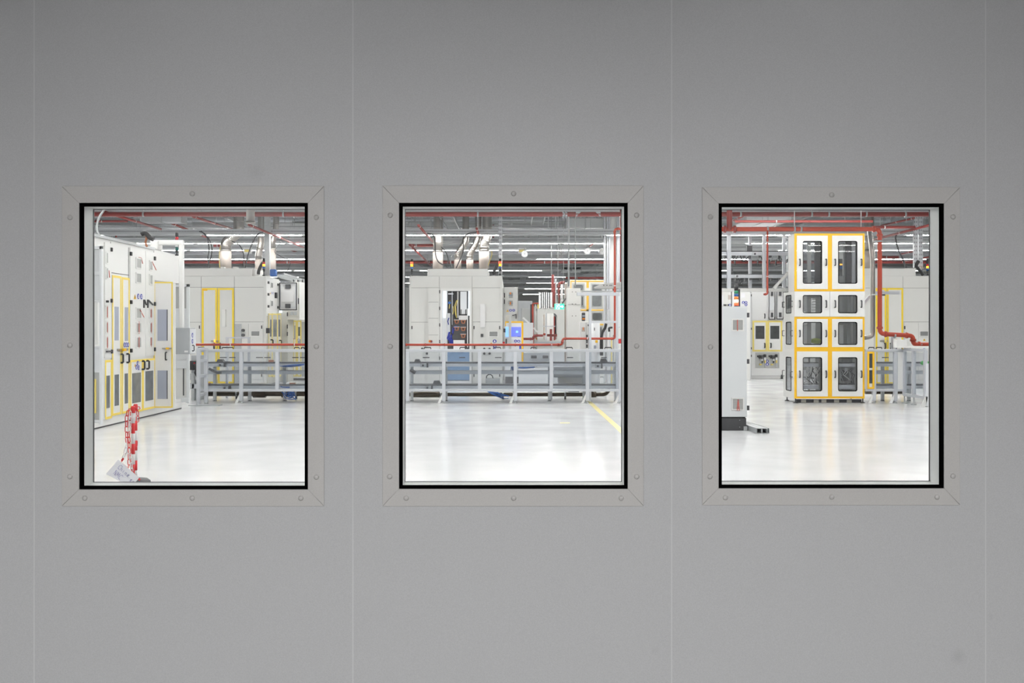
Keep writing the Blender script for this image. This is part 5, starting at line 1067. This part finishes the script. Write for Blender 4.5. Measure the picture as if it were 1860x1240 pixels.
# ================================================================== MIDDLE WINDOW, RIGHT HALF
def boxm(name, lb, cat, r, Y, d, m='white', bev=.006, floor=False, **k):
    if floor: r = (r[0], r[1], r[2], HY+F*H/Y-.2)
    return tag(MB(Front(Y)).pr(r, -d, 0).build(name, m, None, bev), lb, cat, **k)
fr = Front(31); t = boxm('signed_cabinet', 'tall white cabinet with two orange marked vents and safety signs behind the yellow framed screen', 'electrical cabinet', (*Z3(108, 15), 941, 690), 31, 1.2)
for y in (105, 255):
    v = vent(t, Off(fr, 0), Z3(188, y, 285, y+125)); MB(fr).pr(Z3(218, y+5 if y == 105 else y+35, 238, y+45 if y == 105 else y+85), .02, .03).build('orange_mark', 'orangelens', v); MB(fr).pr(Z3(195, y+50, 275, y+75), .02, .024).build('blue_mark', 'bluepane', v)
sign_tri(t, fr, *Z3(175, 455), 3.8); sign_round(t, fr, *Z3(230, 450), 2.5); sign_round(t, fr, *Z3(290, 448), 2.5, 'dir')
MB(fr).pr(Z3(325, 515, 340, 605), .02, .07).build('lever_lock', 'black', t); MB().beam(fr(*fr.px(*Z3(262, 545)), .05), fr(*fr.px(*Z3(330, 530)), .05), .03, .03).build('lever_bar', 'black', t)
for y in (150, 190, 270, 310): MB(fr).pr(Z3(108, y-25, 125, y+20), .02, .09).build('door_stay', 'black', t)
MB(fr).pr(Z3(365, 15, 374, 700), -.1, .01).build('side_edge', 'grey', t)
t = thing('screen_cabinet', 'grey operator cabinet with yellow edges and a bright blue screen behind the middle fence', 'control panel', at(935, 684, 26.5)); t.location.z = 0; ORG[t.name] = Vector(t.location); fr = Front(26.5)
MB(fr).pr((917.6, 583.4, 950.6, 684), -.5, 0).build('body', 'cool', t, .006)
a = MB(fr); a.pr((917.6, 583.4, 950.6, 586), 0, .012).pr((947.4, 586, 950.6, 684), 0, .012).pr((917.6, 586, 919, 592), 0, .012); a.build('yellow_edge', 'yellow', t)
MB(fr).rect(*MB(fr).uv((918, 684, 949, 698)), -.45, -.02).build('foot', 'plinth', t)
sc = MB(fr).pr(Z3(246, 762, 428, 938), 0, .015).build('screen', 'screen', t); MB(fr).pr(Z3(330, 830, 375, 870), .015, .018).build('screen_window', 'screenlight', sc); MB(fr).pr(Z3(360, 932, 420, 942), .015, .02).build('screen_caption', 'bluesign', sc)
MB(fr).pr(Z3(135, 758, 195, 945), 0, .015).build('side_screen', 'screenlight', t); MB(fr).pr(Z3(200, 545, 245, 1190), .0, .1).build('front_post', 'grey', t); MB(fr).pr(Z3(135, 535, 200, 650), -.1, -.02).build('top_cover', 'beige', t)
MB(fr).pr(Z3(98, 790, 137, 862), .02, .12).build('card_reader', 'black', t)
handle(t, Off(fr, .0), Z3(150, 0)[0], Z3(0, 990)[1], Z3(0, 1070)[1], out=.07, r=.018); MB(fr).disc(*fr.px(*Z3(103, 1055)), .03, 0, .06).build('stop_button', 'redlens', t)
sign_round(t, fr, *Z3(325, 1025), 2.7, 'dir'); sign_round(t, fr, *Z3(385, 1028), 2.7); MB(fr).pr(Z3(395, 1070, 425, 1180), .002, .02).build('blue_label', 'bluesign', t)
boxm('grey_cabinet', 'plain light grey cabinet right of the blue screen', 'cabinet', (*Z3(472, 682), *Z3(655, 1130)), 28.5, .6, 'cool', floor=True)
boxm('grey_cabinet', 'dull grey cabinet in the distance above the plain light grey one', 'cabinet', Z3(440, 410, 600, 700), 40, 1.0, 'grey', floor=True)
boxm('grey_cabinet', 'flat grey wall unit far behind, left of the red upright', 'cabinet', Z3(375, 270, 640, 480), 44, 1.0, 'ductgrey', floor=True)
t = MB().beam(at(*Z3(465, 585), 28.4), at(*Z3(580, 690), 28.4), .05, .05).build('slanted_bar', 'whiteplastic'); tag(t, 'white slanting bar on the plain grey cabinet', 'bar')
tag(MB().beam(at(*Z3(665, 775), 28.6), at(*Z3(735, 860), 28.6), .05, .05).build('slanted_bar', 'whiteplastic'), 'white slanting bar right of the plain grey cabinet', 'bar')
tag(MB().beam(at(*Z3(675, 900), 28.6), at(*Z3(725, 1000), 28.6), .04, .04).build('slanted_bar', 'brown'), 'short brown slanting bar beside the small red pipe', 'bar')
boxm('red_upright', 'faded red upright profile in the middle distance', 'steel profile', Z3(632, 330, 665, 665), 34, .15, 'redbright', floor=True); boxm('red_crossbar', 'pale red crossbar on top of the faded red upright', 'steel profile', Z3(640, 308, 765, 328), 33.9, .15, 'redbright')
boxm('dark_upright', 'black upright with small green lamps beside the faded red upright', 'steel profile', Z3(603, 335, 630, 670), 33.8, .1, 'black', floor=True); boxm('yellow_box', 'small yellow box beside the corrugated panel', 'box', Z3(735, 335, 765, 412), 32, .2, 'softyellow', floor=True)
boxm('white_upright', 'thin white upright right of the faded red upright', 'steel profile', Z3(692, 340, 704, 640), 33.7, .1, 'white', floor=True)
# corrugated panel
fr = Front(33); a = MB(fr); u0, u1, w0, w1 = a.uv(Z3(780, 110, 1015, 412)); a.rect(u0, u1, w0, w1, -.1, 0)
t = tag(a.build('corrugated_panel', 'white'), 'white corrugated panel standing above the machine with the arched opening', 'panel'); a = MB(fr)
for i in range(6): u = u0+(u1-u0)*(i+.55)/6; a.rect(u-.022, u+.022, w0, w1, .001, .004)  # thin brown strips between the ribs
a.build('rib_gap_strip', 'redlens' if 0 else 'brown', t); a = MB(fr)
for i in range(6): u = u0+(u1-u0)*(i+.2)/6; a.rect(u-.05, u+.05, w0, w1, .001, .06)
a.build('rib', 'cool', t)
# machine with arched opening
fr = Front(30); t = thing('arched_machine', 'light grey machine with a large arched opening showing red pipes', 'machine', (at(1000, 0, 30).x, 30, 0)); a = MB(fr)
a.holed(a.uv(Z3(735, 415, 1240, 1190)), a.uv(Z3(832, 500, 1110, 1020)), -.25, 0, .14, 6); bd = a.build('front_plate', 'warm', t); MB(fr).pr(Z3(735, 415, 775, 1190), -2, -.25).pr(Z3(1190, 415, 1240, 1190), -1.2, -.25).pr(Z3(735, 415, 1240, 440), -2, -.25).build('housing', 'warm', t)
MB(fr).pr(Z3(895, 500, 912, 1020), -.2, -.1).pr(Z3(832, 740, 1110, 757), -.2, -.1).build('inner_frame', 'alu', t); MB(fr).pr(Z3(700, 1035, 1240, 1090), -.3, .15).build('sill', 'ductgrey', t)
MB(fr).pr(Z3(980, 390, 1055, 420), -.1, .0).build('top_bracket', 'grey', t); MB(fr).rect(*MB(fr).uv((976, 635, 1025, 694)), -.6, -.05).build('base', 'cool', t); MB(fr).pr((978, 694, 1023, 700), -.5, -.1).build('foot_block', 'plinth', t)
MB(fr).pr(Z3(1045, 500, 1110, 560), -.24, -.2).build('arch_gusset', 'ductgrey', t)
boxm('bright_cabinet', 'bright white cabinet seen through the arched opening', 'cabinet', Z3(800, 500, 1130, 1190), 36, 1, 'white')
for i, (x, y0, y1, w_, lb) in enumerate(((1052, 520, 1025, 11, 'dark red upright pipe inside the arched opening, right side'), (860, 520, 1020, 14, 'faded red upright behind the arched opening, left side'), (990, 800, 1010, 22, 'wide dark red plate inside the arched opening'), (1075, 920, 1030, 8, 'thin red stub inside the arched opening'))):
    boxm('red_upright', lb, 'steel profile', Z3(x-w_, y0, x+w_, y1), 33, .1, 'red' if i != 1 else 'wrap', floor=True)
boxm('red_box', 'small red box at the left of the arched opening', 'box', Z3(845, 878, 888, 918), 32, .2, 'redbright')
pipe('small red pipe passing in front of the arched machine', [at(*Z3(475, 985), 28.2), at(*Z3(665, 985), 28.2), at(*Z3(668, 922), 28.2), at(*Z3(840, 922), 28.2)], .035, 'red')
pipe('short dark red crosswise pipe inside the arched opening', [at(*Z3(915, 918), 31.5), at(*Z3(1110, 918), 31.5)], .04, 'red')
for x, lb in ((1022, 'left of two red riser pipes above the exit sign'), (1045, 'right of two red riser pipes above the exit sign')): pipe(lb, [at(*Z3(x, 395), 34), at(*Z3(x, -220 if x == 1022 else -60), 34)], .05, 'red')
pipe('third red riser pipe bending at the top, behind the exit sign', [at(*Z3(1135, 330), 34), at(*Z3(1130, -60), 34), at(*Z3(1250, -80), 34)], .045, 'red')
boxm('white_riser', 'pale upright duct behind the exit sign', 'air duct', Z3(1175, -80, 1215, 325), 35, .3, 'cool', floor=True); boxm('grey_riser', 'grey upright duct left of the pale one', 'air duct', Z3(1058, -150, 1095, 325), 36, .3, 'ductgrey', floor=True); boxm('brown_riser', 'brownish upright profile left of the tall grey box column', 'steel profile', Z3(1245, -60, 1290, 650), 34, .2, 'wrap', floor=True)
# exit sign
fr = Front(26.6); t = thing('exit_sign', 'lit green emergency exit sign with a white running figure and arrow', 'exit sign', at(*Z3(1148, 430), 26.6))
MB(fr).pr(Z3(1056, 325, 1240, 430), -.05, 0).build('sign_box', 'exitgreen', t, .008); a = MB(fr)
u, w_ = fr.px(*Z3(1118, 378)); a.disc(u+.01, w_+.055, .014, .001, .004, 10); s_ = 1.0
a.quadbox([fr(*p, o) for o in (.001, .004) for p in ((u-.02, w_-.01), (u+.01, w_-.01), (u+.02, w_+.04), (u-.01, w_+.04))]); 
for p, q in (((0, -.01), (.03, -.035)), ((.03, -.035), (.02, -.06)), ((-.01, -.01), (-.035, -.045)), ((.01, .035), (.045, .02)), ((-.005, .035), (-.035, .015))): a.beam(fr(u+p[0], w_+p[1], .003), fr(u+q[0], w_+q[1], .003), .003, .011)
a.ring(u-.055, u+.055, w_-.07, w_+.08, .008, .001, .003); u, w_ = fr.px(*Z3(1195, 378)); a.prism([(u-.045, w_-.015), (u-.045, w_+.015), (u, w_+.015), (u, w_+.045), (u+.045, w_), (u, w_-.045), (u, w_-.015)], .001, .004); a.build('pictogram', 'exitwhite', t)
MB().tube(atm(26.65, *Z3(1200, 325, 1235, 265, 1272, 225, 1278, 150)), .02, 7).build('cable', 'dgrey', t); MB().tube(atm(26.65, *Z3(1240, 365, 1270, 360, 1300, 345)), .018, 7).build('cable', 'dgrey', t)
MB().tube([at(*Z3(1120, 325), 26.65), (at(*Z3(1120, 0), 26.65).x, 26.65, 6.79)], .008, 6).build('suspension_rod', 'galv', t); MB().tube([at(*Z3(1225, 325), 26.65), (at(*Z3(1225, 0), 26.65).x, 26.65, 6.79)], .008, 6).build('suspension_rod', 'galv', t)
# tall grey box column
fr = Front(25); t = thing('box_column', 'tall plain light grey box column right of the exit sign', 'machine column', (at(1042, 0, 25).x, 25, 0))
MB().box(fr.px(1030.6, 0)[0], fr.px(1054.4, 0)[0], 25, 25.6, .04, fr.px(0, 523.3)[1]).build('body', 'warm', t, .006); MB().box(fr.px(1033, 0)[0], fr.px(1052, 0)[0], 25.05, 25.5, 0, .04).build('foot', 'plinth', t)
for x, y in ((1039.5, 530), (1045.8, 530), (1039.5, 552), (1045.8, 552), (1039.5, 573.5), (1045.8, 573.5)): MB(fr).disc(*fr.px(x, y), .012, 0, .008, 8).build('bolt', 'dgrey', t)
seams(t, fr, [(1031, 553, 1054, 553)], .006)
# white cabinet beside it
fr = Front(24); t = thing('narrow_cabinet', 'narrow white cabinet with an orange marked notice beside the tall grey box column', 'electrical cabinet', (at(1062, 0, 24).x, 24, 0))
MB(fr).rect(*MB(fr).uv((1054.8, 584, 1069.5, 715)), -.5, 0).build('body', 'white', t, .006); MB(fr).rect(*MB(fr).uv((1055.5, 715, 1069, 716.7)), -.45, -.03).build('plinth', 'plinth', t)
MB(fr).pr(Z4(235, 835, 290, 905), 0, .01).build('notice', 'wrap', t); MB(fr).pr(Z4(255, 835, 268, 880), .01, .014).build('orange_mark', 'orangelens', t); MB(fr).pr(Z4(333, 785, 345, 818), 0, .03).build('hinge', 'black', t)
for i in range(9): MB(fr).disc(*fr.px(*Z4(320, 970+i*26)), .022, 0, .03, 8).build('push_button', ('black', 'dgrey', 'whiteplastic')[i % 3], t)
seams(t, fr, [(*Z4(305, 760), *Z4(305, 1190))], .006)
blk = boxm('motor_head', 'dark motor with an orange band on the narrow white cabinet', 'motor', Z4(240, 595, 295, 735), 24.1, .15, 'dgrey', .02); MB(Front(24.1)).pr(Z4(245, 688, 290, 710), 0, .01).build('orange_band', 'orangelens', blk); MB(Front(24.1)).pr(Z4(245, 640, 290, 662), 0, .01).build('blue_band', 'bluepane', blk)
# orange framed machine
fr = Front(33); t = thing('amber_machine', 'grey machine with amber framed doors and rounded windows behind the aluminium frame', 'machine', (at(1066, 0, 33).x, 33, 0))
MB(fr).pr((1035, 508, 1097, 684), -2, 0).build('body', 'warm', t); MB(fr).pr((1036, 684, 1096, 685), -1.9, -.05).build('base', 'plinth', t)
a = MB(fr); a.pr((1036, 509.6, 1097, 511.6), 0, .02).pr(Z4(313, 95, 350, 200), 0, .02).pr(Z4(313, 325, 355, 568), 0, .02).pr(Z4(218, 548, 585, 568), 0, .02).pr(Z4(495, 778, 585, 803), 0, .02).pr(Z4(55, 100, 68, 560), 0, .02); a.build('amber_frame', 'amber', t)
for r, m in ((Z4(103, 148, 262, 240), 'greypane'), (Z4(228, 325, 262, 500), 'darkpane'), (Z4(403, 148, 555, 500), 'greypane'), (Z4(403, 600, 565, 725), 'darkpane'), (Z4(495, 828, 560, 1000), 'greypane')):
    a = MB(fr); q = a.uv(r); o = a.rect(*q, .002, .01).build('window_pane', m, t); a = MB(fr); a.holed((q[0]-.05, q[1]+.05, q[2]-.05, q[3]+.05), (q[0]+.015, q[1]-.015, q[2]+.015, q[3]-.015), .01, .02, .06, 4); a.build('window_rim', 'grey', t)
    a = MB(fr); a.ring(q[0], q[1], q[2], q[3], .02, .02, .024); a.build('window_seal', 'seam', t)
# aluminium frame on the fence
fr = Front(21.62); t = thing('profile_frame', 'open aluminium profile frame rising above the right end of the middle fence', 'frame', (at(1095, 0, 21.62).x, 21.62, 0))
MB(fr).pr(Z4(160, 272, 822, 325), -.08, 0).build('top_rail', 'alu', t, .004); MB(fr).pr(Z4(390, 732, 795, 765), -.06, 0).build('cross_rail', 'alu', t, .004)
for x in ((1069.8, 1074.2), (1119, 1123)): MB(fr).rect(*MB(fr).uv((x[0], 536, x[1], 729.5)), -.07, -.002).build('upright', 'alu', t, .004)
fr = Front(24.2); t = thing('loader_arm', 'grey tapered loader arm reaching in from the right above the aluminium frame', 'machine arm', at(1105, 524, 24.2))
MB(fr).prism([fr.px(*Z4(*p)) for p in ((430, 195), (560, 130), (930, 105), (930, 210), (560, 215), (440, 215))], -.25, 0).build('arm_plate', 'warm', t, .006); MB(fr).pr(Z4(250, 245, 880, 262), -.25, -.02).build('slide_rail', 'galv', t)
MB(fr).pr(Z4(740, 215, 790, 245), -.1, .02).build('red_clamp', 'red', t)
for x in (590, 640, 690, 715): MB(fr).disc(*fr.px(*Z4(x, 160)), .014, 0, .01, 8).build('bolt', 'dgrey', t)
for x in (825,): MB(fr).pr(Z4(x, 200, x+80, 250), -.1, .03).build('gripper', 'alu', t)
fr = Front(23.6); t = tag(MB().tube([(at(*Z4(460, 1235), 23.6).x, 23.6, .002), at(*Z4(460, 765), 23.6)], .115*.9, 18).build('grey_cylinder', 'cool'), 'upright light grey cylinder behind the aluminium frame', 'tank')
MB(fr).pr(Z4(428, 840, 440, 888), .1, .13).build('dark_handle', 'dgrey', t)
t = tag(MB(Front(23.3)).pr(Z4(530, 1030, 582, 1290), -.1, 0).build('black_block', 'black', None, .01), 'black upright block with a hose on top, behind the fence', 'cable duct'); MB().tube(atm(23.25, *Z4(630, 775, 610, 850, 570, 910, 552, 990, 550, 1035)), .035, 8).build('black_hose', 'black', t)
boxm('dark_upright', 'dark grey strip left of the light grey cylinder', 'steel profile', Z4(392, 905, 414, 1190), 23.9, .06, 'dgrey', floor=True); t = boxm('warning_plate', 'small yellow warning plate below the red pipe', 'sign', Z4(455, 1040, 495, 1085), 23.2, .02, 'yellow')
boxm('blue_card', 'blue and white card hanging beside the aluminium frame', 'card', Z4(432, 1125, 470, 1180), 23.2, .02, 'bluepane'); boxm('white_pipe', 'white upright pipe beside the white building column', 'pipe', Z4(645, 545, 692, 1240), 27.5, .2, 'cool', .05, floor=True)
for i, (x, y0, y1, w_, m) in enumerate(((605, 970, 1240, 8, 'cool'), (665, 900, 1240, 10, 'white'), (700, 880, 1240, 8, 'cool'), (715, 1030, 1200, 9, 'softyellow'), (750, 960, 1240, 10, 'galv'))): boxm('upright_tube', 'slim upright tube in the row below the white column', 'tube', Z4(x-w_, y0, x+w_, y1), 25.5, .06, m, floor=True, group='slim tubes below the white column')
cable('black bent bracket arm above the slim tubes', atm(25.2, *Z4(730, 838, 690, 842, 675, 855, 680, 905)), .03, 'black', 'bent_arm')
boxm('fire_box', 'small bright red fire box at the right edge of the middle window', 'fire box', (*Z4(835, 1020), *Z4(930, 1095)), 24, .2, 'redplastic')
boxm('white_machine', 'white machine corner at the right edge of the middle window', 'machine', (*Z4(818, 330), *Z4(960, 830)), 27, .6, 'cool'); boxm('white_machine', 'lower white machine block at the right edge of the middle window', 'machine', (*Z4(825, 840), *Z4(960, 1240)), 26.5, .6, 'white')
boxm('amber_post', 'amber upright strip at the right edge of the middle window', 'steel profile', (1128.4, 641, 1134, 712), 21.9, .05, 'amber')
# bodies seen through the middle fence
boxm('lilac_crate', 'pale crate behind the middle conveyor', 'crate', C4(70, 640, 390, 1000), 26.2, .6, 'cool')
boxm('machine_base', 'grey machine base behind the right part of the middle conveyor', 'machine', C4(125, 475, 400, 575), 26.4, .5, 'ductgrey')
boxm('white_block', 'white block behind the right end of the middle conveyor', 'machine', C4(835, 640, 945, 890), 24.6, .4, 'white')
for x in (205, 330): boxm('black_unit', 'small black drive unit on the grey machine base', 'motor', C4(x, 505, x+60, 535), 26.2, .15, 'dgrey', group='small black drive units')
# yellow notice boards hanging from the hall lamps
for (r, lb) in ((L2(543, 527, 632, 592), 'white board with a yellow label hanging from the lamps, left window'), (C2(65, 530, 153, 592), 'white board with a yellow label hanging from the lamps, middle window')):
    fr = Front(34.1); t = MB(fr).pr(r, -.02, 0).build('notice_board', 'whiteplastic'); tag(t, lb, 'hanging sign'); x0, y0, x1, y1 = r; W_, H_ = x1-x0, y1-y0; q = MB(fr); q.pr((x0+W_*.15, y0+H_*.35, x0+W_*.8, y0+H_*.75), 0, .006); q.build('yellow_label', 'softyellow', t)
    for xx_ in (x0+1, x1-1): p = at(xx_, y0, 34.1); MB().tube([p, (p.x, p.y, 6.79)], .006, 5).build('chain', 'galv', t)
# ================================================================== LEFT WINDOW, RIGHT STRIP
XM = at(484, 0, 28.05).x; SM = Side(XM, 1)
def zs(px, py): Y_ = F*XM/(px-CX); return Y_, H-(py-HY)*Y_/F
t = thing('side_cabinets', 'white wall cabinets above yellow edged doors on the side of the left grey machine', 'electrical cabinet', (XM-.3, 28.9, 0)); z2 = lambda x, y: Z5(x, y)
Y1 = F*XM/(Z5(240, 0)[0]-CX)
MB().box(XM-.06, XM, 28.035, Y1, 2.04, 3.12).build('upper_body', 'white', t); MB().box(XM-.06, XM-.001, 28.035, Y1, .03, 2.03).build('lower_body', 'beige', t); MB().box(XM-.055, XM-.01, 28.05, Y1-.02, 0, .03).build('plinth', 'plinth', t)
vent(t, SM, Z5(92, 185, 125, 275), tape='dark'); vent(t, SM, Z5(92, 455, 125, 550), tape='dark'); hinges(t, SM, [Z5(56, y) for y in (190, 368, 547)]+[Z5(200, y) for y in (222, 562)], 4.5, 1.6)
sign_tri(t, SM, *Z5(90, 350), 3.5); sign_round(t, SM, *Z5(112, 347), 2.2); sign_round(t, SM, *Z5(132, 350), 2.2); MB(SM).pr(Z5(155, 340, 168, 425), 0, .06).build('lever_lock', 'black', t)
for r in ((55, 655, 108, 1600), (110, 655, 185, 1600), (187, 655, 240, 1600)):
    rr_ = Z5(*r); d = door(t, SM, rr_, 'beige', wins=[Z5(r[0]+22 if r[0] == 55 else r[0]+16, 745, r[2]-10, 1000)], tape=.04, tm='softyellow', wm='greypane')
handle(t, Off(SM, .02), Z5(85, 0)[0], 617, 625, out=.07, r=.02); handle(t, Off(SM, .02), Z5(215, 0)[0], 618, 625, out=.07, r=.018)
boxm('terminal_box', 'black keypad box on the corner of the left grey machine', 'keypad', Z5(25, 872, 75, 950), 27.9, .12, 'black')
opendoor(t, 'open door with black seal, white pocket and two fans', Z5(222, 185, 495, 608), 29.35, 'whiteplastic')
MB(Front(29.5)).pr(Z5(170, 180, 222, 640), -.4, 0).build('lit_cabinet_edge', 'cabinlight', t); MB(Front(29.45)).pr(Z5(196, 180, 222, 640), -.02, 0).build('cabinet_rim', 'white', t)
t = thing('beige_machine', 'beige machine block below the open cabinet door', 'machine', (at(525, 0, 29.9).x, 29.9, 0)); fr = Front(29.9)
MB(fr).pr(Z5(240, 610, 352, 1725), -.8, 0).build('body', 'beige', t); MB(fr).pr(Z5(352, 180, 535, 745), -.8, -.02).build('upper_body', 'beige', t); MB(fr).pr(Z5(530, 180, 548, 745), -.8, .03).build('edge_column', 'white', t)
MB(fr).pr(Z5(505, 425, 520, 512), 0, .03).build('slot', 'dgrey', t); 
for x in (392, 445): MB(fr).pr(Z5(x, 625, x+42, 678), -.02, .0).build('louvre', 'ductgrey', t)
for y in (665, 850, 960): MB(fr).pr(Z5(345, y-30, 356, y+30), 0, .05).build('hinge', 'black', t)
t = thing('far_machine', 'white machine with yellow edged narrow windows at the right edge of the left window', 'machine', (at(550, 0, 31).x, 31, 0)); fr = Front(31)
MB(fr).pr(Z5(352, 745, 700, 1620), -.8, 0).build('body', 'white', t); MB(fr).pr((521, 688.5, 575, 690), -.7, -.05).build('base', 'plinth', t)
for r, w_, m in (((358, 760, 430, 1600), (380, 850, 412, 985), 'bluepane'), ((432, 760, 490, 1600), (445, 835, 480, 1040), 'bluepane'), ((492, 760, 560, 1600), (505, 855, 552, 990), 'greypane')): door(t, fr, Z5(*r), 'white', wins=[Z5(*w_)], tape=.04, tm='softyellow', wm=m)
MB(fr).pr(Z5(565, 780, 700, 1600), .0, .03).build('grey_panel', 'grey', t); sign_round(t, fr, *Z5(390, 1090), 1.8); sign_round(t, Off(fr, .02), *Z5(520, 1050), 2.2, 'dir'); MB(fr).pr(Z5(505, 1040, 550, 1110), .021, .03).build('blue_notice', 'bluepane', t); MB(fr).disc(*fr.px(*Z5(435, 1035)), .03, .02, .06).build('stop_button', 'redlens', t)
t = thing('rack', 'white rack with black trays behind the open cabinet door, at the window edge', 'rack', (at(552, 0, 33).x, 33, 0)); fr = Front(33)
MB(fr).pr(Z5(545, 200, 720, 740), -.6, 0).build('frame', 'white', t)
for y0, y1, m in ((265, 315, 'cool'), (318, 372, 'plinth'), (625, 675, 'plinth'), (690, 735, 'grey')): MB(fr).pr(Z5(550, y0, 700, y1), 0, .1).build('tray', m, t)
MB(fr).pr(Z5(552, 740, 700, 1700), -.6, -.1).build('base', 'white', t)
o = ladder('slanting cable ladder on the roof of the far machines, left window edge', at(*Z5(190, 60), 28.6), at(*Z5(540, 170), 33))
rnd = random.Random(21)
for i in range(9): x = 430+i*22; boxm('valve_head', 'small valve head in the cluster above the open cabinet door', 'valve', Z5(x, 135+rnd.uniform(-12, 12), x+12, 200), 32, .1, ('dgrey', 'galv', 'white')[i % 3], group='valve heads above the open cabinet door')
# equipment between control box and left fence
t = thing('transfer_unit', 'grey and black transfer unit between the hanging control box and the left fence', 'machine', (at(352, 0, 22).x, 22, 0)); fr = Front(22)
MB(fr).pr(Z6(165, 790, 230, 1190), -.6, -.1).build('body', 'ductgrey', t); MB(fr).pr(Z6(165, 835, 225, 915), -.1, .03).build('drive_block', 'black', t, .02); MB(fr).pr(Z6(165, 945, 225, 1000), -.1, .0).build('side_plate', 'galv', t); MB(fr).pr(Z6(165, 1035, 230, 1075), -.1, .02).build('lower_rail', 'alu', t); MB(fr).pr(Z6(185, 960, 205, 1200), -.1, .02).build('leg', 'galv', t)
MB(fr).rect(*MB(fr).uv(Z6(170, 1160, 225, 1195)), -.5, -.12).build('base', 'dgrey', t); MB().tube(atm(21.9, *Z6(205, 860, 222, 900, 212, 940, 228, 970)), .025, 8).build('hose', 'black', t); MB(fr).pr(Z6(205, 850, 215, 870), .0, .05).build('red_knob', 'redlens', t)
fr = Front(22.9); t = thing('small_frame', 'small aluminium portal frame rising above the left fence', 'frame', at(430, 700, 22.9)); t.location.z = 0; ORG[t.name] = Vector(t.location)
MB(fr).pr(L4(350, 306, 612, 322), -.06, 0).build('top_rail', 'alu', t); MB(fr).pr(L4(352, 322, 375, 962), -.06, 0).build('upright', 'alu', t); MB(fr).pr(L4(588, 322, 612, 962), -.06, 0).build('upright', 'alu', t)
# distant machines closing the view between the big ones
for i, (x0, x1, y0, y1, Y, m, lb) in enumerate(((560, 735, 520, 655, 50, 'white', 'far white machine hidden mostly behind the left pier'), (912, 985, 556, 650, 48, 'grey', 'far grey machine in the gap behind the blue screen'), (1005, 1035, 545, 650, 50, 'cool', 'far pale machine behind the exit sign'), (1095, 1300, 540, 650, 44, 'warm', 'far light machine behind the white column'), (1425, 1450, 560, 650, 44, 'grey', 'far grey machine behind the yellow machine'), (300, 335, 540, 640, 55, 'warm', 'far light machine behind the left cabinets'))):
    boxm('distant_machine', lb, 'machine', (x0, y0, x1, H*0+600+F*H/Y-.3), Y, 3, m, .02)
# round ventilators and small spotlights far under the roof
for x, y, Y, lb in ((953, 461, 32.6, 'round ceiling fan grille near the notice board, middle window'), (1067, 456, 32.6, 'round ceiling fan grille beside the white column'), (1094, 456, 33, 'round ceiling fan grille touching the white column')):
    fr = Front(Y); r0 = 6*Y/F; u, w_ = fr.px(x, y); t = tag(MB(fr).disc(u, w_, r0, -.2, 0, 24).build('fan_housing', 'ductgrey'), lb, 'ventilator')
    for k in range(3): rr_ = r0*(.3+.25*k); MB().tube([fr(u+rr_*math.cos(2*math.pi*j/20), w_+rr_*math.sin(2*math.pi*j/20), .01) for j in range(20)], .012, 6, closed=True).build('guard_ring', 'whiteplastic', t)
    MB().tube([fr(u, w_+r0*.9, -.1), (fr(u, w_, -.1)[0], Y+.1, 6.79)], .012, 6).build('suspension_rod', 'galv', t)
